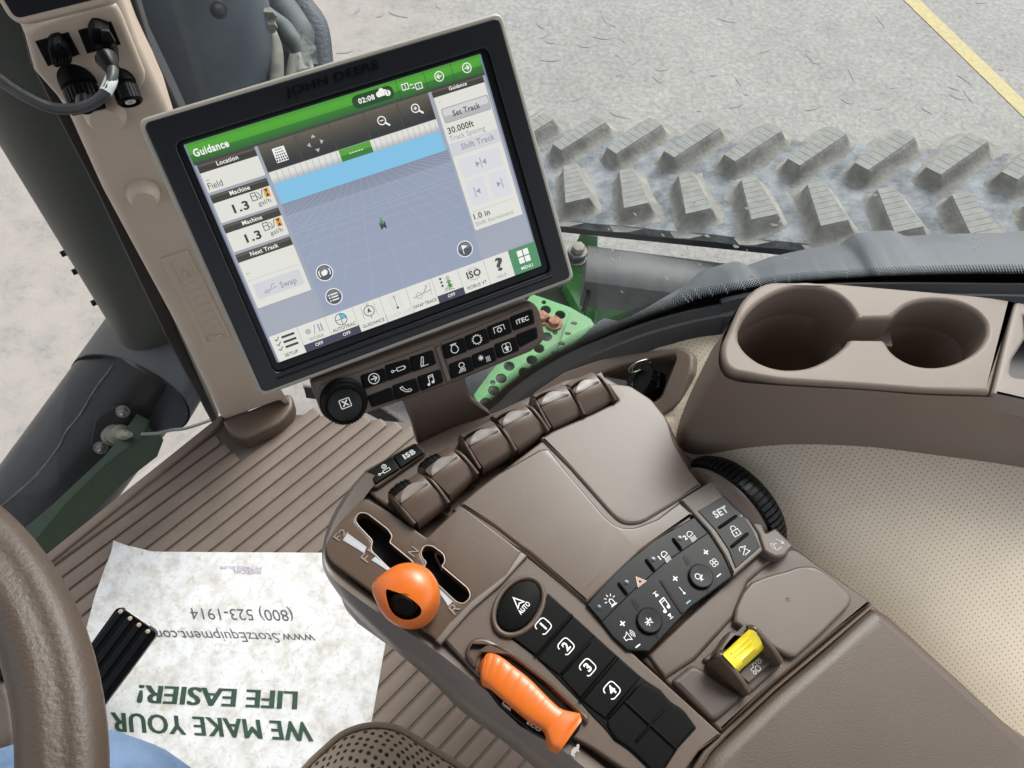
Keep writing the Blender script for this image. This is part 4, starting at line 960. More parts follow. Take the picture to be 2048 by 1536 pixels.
lb = tube_bm([PF.at(*Z1(x, y), h) for x, y, h in ((652, 462, .0625), (640, 495, .069), (617, 540, .0755))], .0060, 14, sub=5)
obj('white_label', lb, mat('label_white', srgb(214, 216, 212), .5), cable)
obj('ring_clip', lathe_bm(PF.at(*Z1(495, 585), .06), PNV, [(.008, 0), (.008, .012), (.005, .012)], 16), BLS, cable)
# ------------------------------------------------------------------ touchscreen display
MO, MEX = Vector((-.2718, .4017, .8967)), Vector((.8618, .4967, .1028)); MEY = Vector((.3951, -.5303, -.7501)); MN = Vector((.3181, -.687, .6533))
MP = Pl(MO, MN, MEX)      # v axis points up in the picture
tab = thing('touchscreen_display', 'large black bezelled touchscreen lit with a green and grey guidance page', 'display', MO + MEX * .134 + MEY * .209)
WB, HB = .2672, .2093
sx0, sx1, sy0, sy1 = .02265, .24282, .0234, .18834
def ml(x, y): return (x, -y)
rect = lambda x0, y0, x1, y1, r: fillet([(x0, -y0, r), (x1, -y0, r), (x1, -y1, r), (x0, -y1, r)], 6)
obj('housing', slab_bm([rect(0, 0, WB, HB, .007), rect(sx0 - .0066, sy0 - .0038, sx1 + .0074, sy1 + .0084, .006)], MP, 0, .030, .002, 4), SIL, tab, wn=True)
obj('bezel', slab_bm([rect(.0032, .0032, WB - .0032, HB - .0032, .005), rect(sx0 - .0058, sy0 - .003, sx1 + .0065, sy1 + .0075, .006)], MP, .0012, .006, .0012, 3), BEZ, tab, wn=True)
obj('inner_lip', slab_bm([rect(sx0 - .0062, sy0 - .0034, sx1 + .0069, sy1 + .0079, .006), rect(sx0 - .0012, sy0 - .0003, sx1 + .0012, sy1 + .001, .001)], MP, -.0025, .003, .0008, 2), BLS, tab, wn=True)
obj('card_slot', slab_bm([rect(sx0 - .006, .1985, sx1 + .0065, .2004, .0008)], MP, .0016, .001, .0003, 1), BLG, tab)
EM = .86
def em(nm, r, g, b, k=1): return mat('screen_' + nm, srgb(r, g, b), .3, emit=EM * k)
SBG = em('grey', 138, 146, 162); SFR = lambda x, y, h=0: MP.w(sx0 + (sx1 - sx0) * x / 1000, -(sy0 + (sy1 - sy0) * y / 750), -.004 + h)
def scr(nm, c, k=1):
    m = mat('screen_' + nm, srgb(*c), .22, spec=.35)
    b = m.node_tree.nodes['Principled BSDF']; b.inputs['Base Color'].default_value = (.045, .046, .050, 1)
    b.inputs['Emission Color'].default_value = (*srgb(*c), 1); b.inputs['Emission Strength'].default_value = k * .41
    return m
sc = obj('screen_panel', slab_bm([rect(sx0 - .0015, sy0 - .0008, sx1 + .0015, sy1 + .0015, .0005)], MP, -.0041, .002, 0), scr('base', (118, 128, 150)), tab, smooth=False)
A = Art(SFR, 1.6e-5)
wht = scr('white', (240, 240, 236)); pan = scr('panel', (222, 222, 214)); pa2 = scr('panel_dim', (206, 207, 212)); g1c = scr('green_hi', (76, 160, 44)); g2c = scr('green_lo', (44, 118, 34)); g3 = scr('green_dk', (24, 66, 26))
hd1 = scr('hdr_hi', (84, 78, 62)); hd2 = scr('hdr_lo', (46, 43, 34)); skyc = scr('sky', (126, 190, 226)); ink = scr('ink', (58, 60, 62)); dim = scr('ink_dim', (150, 152, 162)); vd = scr('dk', (34, 34, 34)); mapc = scr('map', (146, 156, 178)); mapl = scr('map_line', (168, 178, 198)); mapf = scr('map_far', (124, 134, 152)); orx = scr('orange', (226, 160, 50)); navy = scr('navy', (42, 44, 66)); mg = scr('menu', (66, 136, 88))
silv = scr('silver', (176, 178, 178)); blu = scr('blue', (80, 180, 216)); vft = scr('v_faint', (196, 198, 194)); btn = scr('button', (92, 94, 96)); gbg = scr('sidebg', (158, 164, 176))
h0 = A.h
A.rect(0, 0, 1000, 750, gbg)
for i, c_ in enumerate(((70, 150, 40), (78, 164, 44), (78, 164, 44), (74, 158, 42), (44, 118, 34), (40, 110, 32), (36, 100, 30))): A.rect(0, -1 + i * 8.6, 1000, (i + 1) * 8.6, scr('title%d' % i, c_))
A.rect(0, 58, 1000, 66, scr('thin', (58, 62, 60)))
for x in (698, 796, 893): A.rect(x, 0, x + 1.5, 58, g3)
A.text('Guidance', 12, 42, 22, wht, 'l', wd=112, bold=.03, flipy=-1)
A.rect(540, 8, 682, 50, g3, 20); A.text('02:08', 560, 36, 15, wht, 'l', wd=56, bold=.03, flipy=-1)
for c in ((632, 26, 9), (643, 18, 9), (654, 24, 8)): A.circ(*c, wht, keep=True)
A.rect(626, 25, 660, 34, wht); A.circ(662, 30, 10.5, g3); A.circ(662, 30, 9.5, wht); A.rect(660.8, 23, 663.2, 32, g3); A.rect(660.8, 34, 663.2, 36.5, g3)
A.rect(712, 17, 736, 38, wht, 2); A.rect(715, 20, 733, 35, g2c); A.text('2', 724, 33, 11, wht, flipy=-1); A.rect(757, 27, 781, 48, wht, 2); A.rect(760, 30, 778, 45, g2c); A.text('1', 769, 43, 11, wht, flipy=-1)
A.line([(740, 27), (753, 27)], 2, wht); A.poly([(740, 27), (745, 23), (745, 31)], wht); A.line([(740, 38), (754, 38)], 2, wht); A.poly([(755, 38), (750, 34), (750, 42)], wht)
for cx, s_ in ((845, -1), (945, 1)):
    A.ring(cx, 28, 15, 3.2, wht); A.line([(cx - 8 * s_, 28), (cx + 7 * s_, 28)], 3.5, wht); A.line([(cx, 20), (cx + 8 * s_, 28), (cx, 36)], 3.5, wht)
def header(x0, y0, x1, y1, t, fs=13, tx=None):
    A.rect(x0, y0, x1, y1, hd2, 2); A.rect(x0 + 1, y0 + 2, x1 - 1, (y0 * 2 + y1) / 3, hd1); A.text(t, tx or (x0 + x1) / 2, y1 - 8, fs, wht, flipy=-1, bold=.02)
for (t, y, yb, ye) in (('Location', 66, 94, 157), ('Machine', 166, 192, 257), ('Machine', 265, 292, 356), ('Next Track', 365, 393, 555)):
    A.rect(7, yb, 195, ye, pan, 3); header(7, y, 194, yb, t)
A.text('---', 14, 122, 9, ink, 'l', flipy=-1); A.text('Field', 14, 148, 20, ink, 'l', wd=46, flipy=-1, bold=.0)
for y in (0, 100):
    A.text('1.3', 58, 240 + y, 26, vd, 'l', wd=52, flipy=-1, bold=.03); A.text('gal/h', 160, 242 + y, 14, ink, 'c', wd=42, flipy=-1, bold=0)
    A.line([(126, 198 + y), (126, 222 + y), (142, 222 + y), (142, 198 + y)], 2.4, ink, True); A.line([(126, 208 + y), (142, 208 + y)], 2.2, ink); A.line([(142, 212 + y), (147, 214 + y), (149, 222 + y), (154, 220 + y), (153, 206 + y), (147, 199 + y)], 2, ink)
    A.line([(157, 222 + y), (166, 196 + y)], 2.4, ink)
    A.rect(169, 195 + y, 187, 224 + y, orx, 1); A.poly([(172, 198 + y), (184, 198 + y), (178, 209 + y)], vd); A.poly([(172, 221 + y), (184, 221 + y), (178, 209 + y)], vd)
A.text('---', 16, 438, 9, ink, 'l', flipy=-1); A.rect(14, 458, 188, 460, vft); A.rect(20, 474, 182, 528, pa2, 6); A.text('Swap', 104, 516, 20, dim, 'l', wd=56, flipy=-1, bold=.02)
A.line([(44, 514), (92, 505)], 2.4, dim); A.ring(58, 511, 6, 2, dim); A.line([(70, 507), (82, 492), (88, 495)], 2.4, dim)
# toolbar, steering bar, map
for i in range(8):
    f = 1 - abs(i - 1.5) / 7; A.rect(205, 66 + i * 10.8, 790, 66 + (i + 1) * 10.8 + .3, scr('tool%d' % i, tuple(int(34 + (c_ - 34) * max(0, 1 - i / 6.5)) for c_ in (92, 86, 70))))
for x in (323, 439, 557, 675): A.rect(x, 68, x + 2, 153, hd1); A.rect(x + 2, 68, x + 3.6, 153, vd)
A.rect(243, 88, 283, 134, wht, 3)
for j in range(5):
    for i in range(5):
        y_ = 93 + j * 8; hh_ = 3 + j * .8; x_ = 263 + (i - 2) * (5.2 + j * .75); A.rect(x_ - 1.7 - j * .22, y_, x_ + 1.7 + j * .22, y_ + hh_, vd, keep=i > 0)
for dx, dy in ((0, -1), (0, 1), (1, 0), (-1, 0)):
    c = (381 + dx * 20, 111 + dy * 21); A.poly([(c[0] + dx * 8, c[1] + dy * 8), (c[0] + dy * 8 - dx * 3, c[1] + dx * 8 - dy * 3), (c[0] - dy * 8 - dx * 3, c[1] - dx * 8 - dy * 3)], silv)
for cx, cy, pl_ in ((612, 106, 0), (733, 101, 1)):
    A.ring(cx, cy, 13, 3.4, wht); A.line([(cx + 9, cy + 9), (cx + 22, cy + 22)], 6, wht); A.rect(cx - 6, cy - 1.6, cx + 6, cy + 1.6, wht)
    if pl_: A.rect(cx - 1.6, cy - 6, cx + 1.6, cy + 6, wht)
A.rect(207, 154, 790, 192, pan)
for i in range(6): A.rect(207, 173 + i * 3.2, 790, 192, scr('sb%d' % i, (216 - i * 7, 216 - i * 7, 212 - i * 6)))
for i in range(11): A.rect(228 + i * 20.5, 156, 229.5 + i * 20.5, 192, dim)
for i in range(12): A.rect(566 + i * 19.5, 156, 567.5 + i * 19.5, 192, dim)
A.rect(443, 154, 552, 192, g1c); A.rect(443, 174, 552, 192, g2c)
for i in range(5): A.rect(474 + i * 10, 172, 481 + i * 10, 174.6, wht)
A.rect(207, 192, 790, 259, skyc)
A.poly([(207, 259), (795, 259), (795, 656), (207, 656)], mapc)
for i in range(9): A.rect(207, 259 + i * 9, 795, 259 + (i + 1) * 9, scr('mf%d' % i, (128 + i * 2, 138 + i * 2, 156 + int(i * 2.4))))
for i in range(-14, 15):                    # grid of the 3D map
    p0, p1 = (499 + i * 21, 262), (499 + i * 118, 656)
    def cl(p0, p1, lo_=207, hi_=793):
        (xa, ya), (xb, yb) = p0, p1
        if xa < lo_ or xa > hi_: return None
        if xb < lo_: t = (lo_ - xa) / (xb - xa); xb, yb = lo_, ya + (yb - ya) * t
        if xb > hi_: t = (hi_ - xa) / (xb - xa); xb, yb = hi_, ya + (yb - ya) * t
        return (xa, ya), (xb, yb)
    c = cl(p0, p1)
    if c: A.line(c, .9, mapl)
for k_ in range(1, 16):
    y = 259 + 420 / (1 + k_ * .62)
    if y < 650: A.rect(207, y, 793, y + .9, mapl)
A.rect(494, 408, 503, 424, scr('tractorgreen', (70, 130, 60)), 2); A.rect(489, 418, 494, 440, vd, 1); A.rect(504, 418, 509, 440, vd, 1); A.rect(494, 424, 504, 436, g3); A.rect(495, 400, 503, 410, scr('tractor2', (110, 150, 110)))
for cx, cy in ((746, 598), (257, 514), (257, 601)):
    A.circ(cx, cy, 29, wht, 32); A.circ(cx, cy, 26, scr('btn_in', (70, 72, 76)), 32); A.poly([(cx - 22, cy - 12), (cx, cy - 25), (cx + 22, cy - 12), (cx + 24, cy - 1), (cx - 24, cy - 1)], scr('btn_hi', (112, 114, 118)))
A.line([(738, 582), (738, 614)], 2.5, wht); A.poly([(739, 582), (758, 590), (739, 597)], wht)
A.poly([(248, 508), (262, 503), (268, 512), (264, 521), (250, 524), (245, 517)], wht); A.ring(257, 514, 19, 3.5, wht, 150, 215); A.ring(257, 514, 19, 3.5, wht, -30, 35)
for i in range(3): A.rect(248, 590 + i * 10, 272, 594 + i * 10, wht); A.circ(242, 592 + i * 10, 2.6, wht, 10)
# right panel
A.rect(802, 88, 986, 549, pan, 3); header(800, 64, 986, 88, 'Guidance', 11)
A.text('---', 812, 108, 7, ink, 'l', flipy=-1); A.rect(813, 128, 984, 177, dim, 8); A.rect(815, 130, 982, 175, silv, 7); A.rect(817, 131, 980, 155, scr('btn_light', (206, 207, 206)), 6); A.text('Set Track', 898, 162, 18, ink, wd=100, flipy=-1, bold=.02)
A.text('30.000ft', 814, 212, 20, ink, 'l', wd=94, flipy=-1, bold=.02); A.text('Track Spacing', 812, 236, 17, dim, 'l', wd=130, flipy=-1, bold=.0)
A.rect(802, 243, 986, 288, pa2); A.text('Shift Track', 842, 274, 19, dim, 'l', wd=124, flipy=-1, bold=.02)
A.rect(818, 302, 970, 368, scr('softbtn', (214, 215, 220)), 6); A.rect(818, 378, 885, 468, MATS['screen_softbtn'], 6); A.rect(902, 378, 972, 468, MATS['screen_softbtn'], 6)
A.line([(893, 316), (893, 352)], 3, dim); A.poly([(889, 334), (874, 324), (874, 344)], dim); A.poly([(897, 334), (912, 324), (912, 344)], dim)
A.line([(842, 404), (842, 440)], 3, dim); A.poly([(846, 422), (861, 412), (861, 432)], dim); A.line([(945, 404), (945, 440)], 3, dim); A.poly([(941, 422), (926, 412), (926, 432)], dim)
A.rect(812, 484, 976, 486, vft); A.text('1.0 in', 811, 512, 19, ink, 'l', wd=60, flipy=-1, bold=.02); A.text('Shift Increment', 809, 536, 15, dim, 'l', wd=146, flipy=-1, bold=0)
# bottom bar
bx = [4, 102, 202, 302, 402, 499, 597, 697, 797, 894, 998]
A.rect(96, 722, 402, 750, navy); A.rect(597, 722, 698, 750, navy)
for i in range(10):
    hh_ = 750 if i in (0, 3, 4, 5, 7, 8, 9) else 724
    if i == 9: A.rect(bx[i], 656, bx[i + 1], hh_, mg)
    else: A.rect(bx[i], 656, bx[i + 1] - 1.5, hh_, pan, 1)
    if i in (3, 4, 5): pass
def cap(i, t, m=ink, y=741, hgt=11.5, w_=None): A.text(t, (bx[i] + bx[i + 1]) / 2, y, hgt, m, wd=w_, flipy=-1, bold=.012)
cap(0, 'SETUP', ink, 741); cap(1, 'WORK', dim, 718); cap(2, 'AUTOTRAC', ink, 718, w_=84); cap(3, 'GUIDANCE', ink, 740, w_=80); cap(4, 'QUICK LINE', vft, 740, w_=84); cap(5, 'SWAP TRACK', ink, 738, w_=90); cap(6, 'iTEC', ink, 718); cap(7, 'ISOBUS VT', ink, 740, w_=76); cap(8, 'HELP', dim, 740); cap(9, 'MENU', wht, 740)
for i in (1, 2, 6): cap(i, 'OFF', wht, 742, 11)
for j in range(3):
    A.rect(42, 668 + j * 18, 88, 676 + j * 18, vd, 3); A.line([(18, 671 + j * 18), (24, 677 + j * 18), (34, 666 + j * 18)], 3, ink)
A.circ(132, 684, 10, silv, 20); A.line([(150, 700), (160, 668)], 3, dim); A.rect(168, 670, 173, 698, dim); A.rect(178, 670, 183, 698, dim)
A.circ(252, 682, 20, blu, 20, a0=-90, a1=0); A.ring(252, 682, 20, 2.4, ink); A.line([(252, 662), (252, 702)], 2, ink); A.line([(232, 682), (272, 682)], 2, ink)
A.ring(352, 688, 18, 2.6, ink); A.poly([(352, 676), (360, 696), (352, 691), (344, 696)], ink); A.line([(352, 660), (352, 670)], 2, ink); A.line([(352, 706), (352, 716)], 2, ink)
for x in (328, 376): A.line([(x, 666), (x, 712)], 1.4, dim)
A.circ(450, 712, 4.5, ink, 12); A.line([(450, 712), (450, 676)], 1.6, ink); A.ring(450, 672, 4, 1.6, ink, n=12)
for x in (432, 438, 462, 468): A.line([(x, 664), (x, 716)], 1.3, vft)
A.line([(512, 700), (582, 692)], 3, dim); A.ring(536, 698, 11, 2.2, dim); A.line([(552, 696), (572, 674), (566, 672)], 3.4, dim); A.line([(584, 664), (580, 712)], 1.6, dim)
for j, c_ in enumerate((silv, g1c, g2c)): A.poly([(652 + 0, 664 + j * 14), (664, 674 + j * 14), (657, 674 + j * 14), (657, 680 + j * 14), (647, 680 + j * 14), (647, 674 + j * 14), (640, 674 + j * 14)], c_); A.circ(626, 668 + j * 13, 4.5, ink, 10)
A.text('ISO', 747, 702, 23, ink, wd=54, flipy=-1, bold=.04); A.ring(747, 690, 23, 1.4, dim, 200, 340); A.ring(747, 690, 23, 1.4, dim, 20, 160); A.line([(728, 674), (766, 674)], 1.2, dim); A.line([(728, 710), (766, 710)], 1.2, dim)
A.text('?', 848, 712, 44, ink, wd=30, flipy=-1, bold=.03)
for dx in (0, 1):
    for dy in (0, 1): A.rect(922 + dx * 24, 668 + dy * 26, 942 + dx * 24, 690 + dy * 26, wht, 2)
ui = A.build('user_interface', sc, MP.n)
ptext('lettering', 'JOHN DEERE', MP, Z2(572, 292), Z2(1045, 142), Z2(562, 250), BLG, tab, h=.0014, bold=.008, thick=.0006)
# ------------------------------------------------------------------ button strip below the display
kpl = Pl(MP.o - MN * .006, MN, MEX)
ks = thing('button_strip', 'brown panel of fifteen black keys and a knob under the touchscreen', 'control panel', kpl.at(*Z3(1100, 800)))
slab('panel_body', Z3([(660, 800, 30), (1795, 388, 40), (1840, 425, 30), (1878, 590, 60), (1800, 650), (1400, 812, 10), (800, 1022, 60), (730, 985, 40)]), kpl, 0, .026, BR, ks, bev=.0035, seg=4)
slab('raised_frame', Z3([(700, 822, 40), (905, 755), (1300, 612, 10), (1388, 800, 30), (850, 1002, 100), (765, 990, 40)]), kpl, .0008, .002, BR, ks, bev=.0008)
slab('raised_frame', Z3([(1335, 600, 10), (1790, 408, 30), (1820, 430, 20), (1855, 570, 50), (1800, 625), (1390, 798, 10)]), kpl, .0008, .002, BR, ks, bev=.0008)
slab('divider', Z3([(1306, 628, 8), (1328, 620, 8), (1390, 800, 8), (1366, 806, 8)]), kpl, .0025, .003, BRG, ks, bev=.001)
def kfr(c, h): return fr(kpl, Z3(*c), Z3(c[0] + 50, c[1] - 19), .001, h)
kb = [([(925, 775), (1042, 735), (1062, 795), (942, 840)], 'arrow'), ([(1050, 724), (1166, 688), (1187, 748), (1068, 797)], 'cyl'), ([(1175, 682), (1290, 643), (1310, 708), (1192, 752)], 'pen'),
      ([(960, 880), (1078, 833), (1100, 892), (985, 932)], ''), ([(1088, 826), (1205, 786), (1225, 850), (1106, 896)], 'phone'), ([(1215, 781), (1330, 741), (1347, 802), (1235, 850)], 'note'),
      ([(1342, 619), (1450, 579), (1468, 645), (1360, 686)], 'kettle'), ([(1458, 575), (1565, 531), (1585, 597), (1475, 641)], 'gear'), ([(1573, 526), (1680, 482), (1698, 548), (1591, 591)], 'bracket'), ([(1690, 476), (1800, 432), (1814, 500), (1708, 541)], 'iTEC'),
      ([(1378, 716), (1486, 675), (1505, 740), (1392, 788)], 'lamp'), ([(1495, 670), (1602, 626), (1620, 690), (1510, 736)], 'ac'), ([(1610, 616), (1718, 573), (1735, 640), (1628, 683)], 'up'), ([(1722, 566), (1822, 524), (1830, 575), (1742, 627)], '')]
def icon(A, k):
    W = WHT; L = .55
    if k == 'arrow': A.ring(0, 0, 4.2, .7, W); A.line([(-2.6, 0), (2, 0)], 1, W); A.line([(0, 2.3), (2.4, 0), (0, -2.3)], 1, W)
    elif k == 'cyl': A.line([(-1, 1.4), (5, 1.4), (5, -1.4), (-1, -1.4)], L, W, True); A.line([(5, 1), (6, .4), (6, -.4), (5, -1)], L, W); A.line([(-1, 0), (-4, 0)], L, W); A.ring(-4.8, 0, .9, .6, W)
    elif k == 'pen': A.line([(-2.5, -3), (0.2, 3.4), (1.6, 3), (-.6, -3.6)], L, W, True); A.line([(-3, -4.2), (3.6, -4.2)], .5, W); A.line([(-1, -.5), (.8, -1)], .4, W)
    elif k == 'phone': A.line([(-4, 2.6), (-3.4, .6), (-.8, -2.2), (2.6, -3.2), (4.2, -2.6), (3.8, -1.2), (2.2, -.9), (1.4, -1.6), (-1.2, .4), (-1.6, 1.6), (-1.8, 3)], L, W, True)
    elif k == 'note': A.line([(-1.4, -3), (-.8, 3.6), (3, 3.9), (2.6, -2)], .7, W); A.line([(-.9, 2.2), (3, 2.5)], .5, W); A.circ(-2.3, -3.2, 1.2, W); A.circ(1.6, -2.3, 1.2, W)
    elif k == 'kettle': A.ring(0, -.8, 3, .65, W, -215, 35); A.line([(-2.2, 1), (-1.6, 3), (1.6, 3), (2.4, 1)], .6, W); A.line([(-2.6, 3.8), (2.6, 3.8)], .7, W)
    elif k == 'gear':
        A.ring(0, 0, 3.4, .6, W)
        for a in range(12): A.line([(3.4 * math.cos(R(30 * a)), 3.4 * math.sin(R(30 * a))), (4.5 * math.cos(R(30 * a)), 4.5 * math.sin(R(30 * a)))], .8, W, keep=True)
    elif k == 'bracket':
        A.line([(-4.6, -1.6), (-4.4, 3.2), (4.4, 3.2), (4.6, -1.2)], .6, W); A.ring(0, 0, 1.6, .6, W)
        for a in range(8): A.line([(1.6 * math.cos(R(45 * a)), 1.6 * math.sin(R(45 * a))), (2.4 * math.cos(R(45 * a)), 2.4 * math.sin(R(45 * a)))], .7, W, keep=True)
    elif k == 'iTEC': A.text('iTEC', 0, -1.7, 3.6, W, bold=.03)
    elif k == 'lamp':
        A.ring(.8, 1.8, 2.2, .6, W, -30, 240)
        A.line([(-.4, .2), (2.8, .4)], .5, W)
        for i in range(5): A.line([(-.6 + i * .8, -.6), (-3.2 + i * 1.5, -4)], .5, W, keep=True)
    elif k == 'ac':
        for a in range(4): A.line([(-2.6 + 2.4 * math.cos(R(45 * a)), 1 + 2.4 * math.sin(R(45 * a))), (-2.6 - 2.4 * math.cos(R(45 * a)), 1 - 2.4 * math.sin(R(45 * a)))], .5, W)
        A.ring(-2.6, 1, 1.2, .5, W)
        for i in range(3): A.line([(1.6 + i * 1.3, -3.2), (2 + i * 1.3, -2), (1.5 + i * 1.3, -.8), (2 + i * 1.3, .4)], .5, W, keep=True)
        A.line([(1, -3.8), (5, -3.8)], .4, W)
    elif k == 'up':
        A.line(fillet([(-3.6, -3.8, 2), (3.6, -3.8, 2), (3.6, 3.8, 2), (-3.6, 3.8, 2)], 4), .5, W, True); A.poly([(0, 2), (2.6, -.4), (1.1, -.4), (1.1, -2.8), (-1.1, -2.8), (-1.1, -.4), (-2.6, -.4)], W); A.circ(0, 2.9, .5, W, 8)
for q, ic in kb:
    big = 10
    b = slab('button', Z3([p + (10,) for p in q]), kpl, .0022, .003, BLK, ks, bev=.0012, seg=3)
    slab('button_gap', Z3([(p[0] + (4 if i in (1, 2) else -4), p[1] + (4 if i in (2, 3) else -4), 12) for i, p in enumerate(q)]), kpl, .0011, .001, BLG, ks, bev=0)
    if ic:
        c = (sum(p[0] for p in q) / 4, sum(p[1] for p in q) / 4); A = Art(kfr(c, .0023)); icon(A, ic)
        A.build('icon', b, kpl.n)
kc = kpl.at(*Z3(838, 898)); kr = .0168 * 1.0
kn_ = obj('rotary_knob', lathe_bm(kc, MN, [(kr * 1.12, -.001), (kr * 1.12, .0025), (kr * 1.03, .004), (kr, .011), (kr * .96, .0125), (kr * .84, .0128), (kr * .82, .0118), (kr * .8, .0118), (0, .0119)], 48), BLK, ks, angle=30)
for k in range(40):
    a = 2 * math.pi * k / 40; rd = MEX * math.cos(a) + MN.cross(MEX) * math.sin(a)
    if k == 0: src = obj('knob_ridge', box_bm(kc + MN * .0075 + rd * kr * 1.0, MN, MN.cross(rd), rd, .007, .0011, .0012, None, .0003), BLK, kn_)
    else: obj('knob_ridge', box_bm(kc + MN * .0075 + rd * kr * 1.0, MN, MN.cross(rd), rd, .007, .0011, .0012, None, .0003), BLK, kn_)
cap_ = obj('knob_cap', lathe_bm(kc + MN * .0118, MN, [(kr * .8, 0), (kr * .79, .0012), (kr * .7, .0018), (0, .0019)], 40), BLS, kn_)
A = Art(fr(kpl, Z3(846, 913), Z3(896, 894), .001, .0140)); A.line(fillet([(-4, -3.6, 1), (4, -3.6, 1), (4, 3.6, 1), (-4, 3.6, 1)], 3), .7, WHT, True); A.text('X', 0, -2, 4.2, WHT, bold=.05); A.build('icon', kn_, kpl.n)
# bracket from strip to console
brk = thing('display_bracket', 'dark brown bracket carrying the display above the console', 'bracket', K(.66).at(890, 860))
bq = Pl(K(.655).at(900, 860), Vector((MN.x, MN.y, .45)), MEX)
slab('bracket_plate', [(800, 790), (930, 740), (934, 770), (945, 800), (985, 832, 4), (900, 862), (836, 892, 4), (825, 850)], bq, 0, .012, BR, brk, bev=.003)
# ------------------------------------------------------------------ right hand side: ledge, cup holder, pocket
led = thing('side_ledge', 'cream perforated vinyl side ledge between the armrest and the window seal', 'side panel', K(.55).at(1700, 1100))
top_e = [(930, 900), (1000, 838), (1090, 778), (1200, 715), (1320, 672), (1450, 645), (1700, 625), (1950, 620), (2250, 640), (2600, 680)]
mid_e = [(1180, 1000), (1240, 930), (1290, 900), (1340, 880), (1400, 868), (1500, 880), (1750, 915), (2000, 945), (2300, 1000), (2700, 1080)]
bot_e = [(1300, 1260), (1350, 1250), (1400, 1240), (1460, 1230), (1520, 1220), (1600, 1230), (1800, 1300), (2000, 1440), (2250, 1600), (2700, 1800)]
A_ = [G(x, y, .026) + Vector((0, 0, -.003)) for x, y in top_e]; B_ = [K((.60, .612, .628, .64, .655, .672, .690, .696, .70, .71)[i]).at(x, y) for i, (x, y) in enumerate(mid_e)]; C_ = [K((.575, .58, .585, .59, .60, .61, .625, .635, .65, .67)[i]).at(x, y) for i, (x, y) in enumerate(bot_e)]
A_, B_, C_ = [smooth_open(q, 20) for q in (A_, B_, C_)]
rows = []
for k in range(71):
    t = k / 70 * 2; r = []
    for a, b, c in zip(A_, B_, C_):
        a0 = a * 2 - b; c1 = c * 2 - b; p = (a0, a, b, c) if t < 1 else (a, b, c, c1); s_ = t if t < 1 else t - 1
        r.append(.5 * ((2 * p[1]) + (p[2] - p[0]) * s_ + (2 * p[0] - 5 * p[1] + 4 * p[2] - p[3]) * s_ ** 2 + (3 * p[1] - p[0] - 3 * p[2] + p[3]) * s_ ** 3))
    rows.append(r)
def _in(p, poly):
    c = False
    for i in range(len(poly)):
        a, b = poly[i - 1], poly[i]
        if (a.y > p.y) != (b.y > p.y) and p.x < (b.x - a.x) * (p.y - a.y) / (b.y - a.y) + a.x: c = not c
    return c
bm = grid_bm(rows, uv=True)
_a, _b, _c = G(1150, 740, .03), G(1430, 655, .03), K(.625).at(1340, 880)
kp_ = Pl((_a + _b + _c) / 3 + Vector((0, 0, .022)), (_b - _a).cross(_c - _a) * (1 if (_b - _a).cross(_c - _a).z > 0 else -1))
_pk = [kp_.at(*q) for q in Z5([(600, 1135), (800, 1000), (1105, 898), (1550, 850), (1605, 890), (1592, 1010), (1495, 1222), (1420, 1275), (1050, 1285)])]
_po = [kp_.at(*q) for q in Z5([(560, 1150), (780, 985), (1100, 870), (1580, 800), (1690, 860), (1680, 1010), (1570, 1260), (1450, 1345), (1250, 1300), (1050, 1320)])]
for v in bm.verts:
    if _in(v.co, _po):
        zp = kp_.o.z - (kp_.n.x * (v.co.x - kp_.o.x) + kp_.n.y * (v.co.y - kp_.o.y)) / kp_.n.z; v.co.z = min(v.co.z, zp - .004)
_cp = [K(.775).at(*q) for q in Z6([(500, 300), (620, 190), (1000, 190), (1950, 270), (2600, 330), (2600, 900), (1880, 740), (1180, 710), (700, 690), (450, 620)])]
bmesh.ops.delete(bm, geom=[f for f in bm.faces if _in(f.calc_center_median(), _cp) or _in(f.calc_center_median(), _pk)], context='FACES')
obj('vinyl_skin', bm, FAB, led, angle=80)
obj('edge_piping', tube_bm([p + Vector((0, 0, .001)) for p in A_], .0035, 8), BEI, led)
# storage pocket with a charger cap in it
pk = thing('storage_pocket', 'brown rimmed triangular storage pocket set into the cream ledge', 'storage pocket', K(.6).at(1330, 760))
pout = Z5([(560, 1150), (780, 1000, 30), (1100, 890, 60), (1560, 830, 40), (1650, 870, 50), (1640, 1000, 30), (1540, 1240, 60), (1440, 1310, 40), (1250, 1260), (1050, 1290)])
pin = Z5([(960, 1035, 20), (1180, 950, 60), (1535, 878, 20), (1540, 920, 20), (1440, 1180, 50), (1370, 1215, 20), (1050, 1220)])
slab('pocket_rim', pout, kp_, 0, .012, CUP, pk, bev=.003, holes=[pin], seg=4)
# pocket walls and floor
inn = clean2(px2(fillet(pin), kp_, -.006)); cc = sum((Vector(p) for p in inn), Vector((0, 0))) / len(inn)
low = [Vector(p).lerp(cc, .12) for p in inn]
obj('pocket_wall', grid_bm([[kp_.w(*p, -.006) for p in inn], [kp_.w(*p, -.030) for p in low]], True), CUP, pk)
bm = bmesh.new(); bm.faces.new([bm.verts.new(kp_.w(*p, -.0298)) for p in low])
obj('pocket_floor', bm, mat('felt_liner', srgb(74, 66, 62), .95, bump=.6), pk, smooth=False)
cap_t = thing('socket_cap', 'black gear-edged plastic screw cap with wire ring lying in the pocket', 'screw cap', kp_.at(*Z5(1350, 1080), -.02), None)
ax_ = (Vector((-.35, -.25, .9))).normalized(); ax_ = (kp_.at(*Z5(1300, 1045)) + kp_.n * .02 - kp_.at(*Z5(1400, 1130), -.022)).normalized()
c0 = kp_.at(*Z5(1385, 1120), -.014)
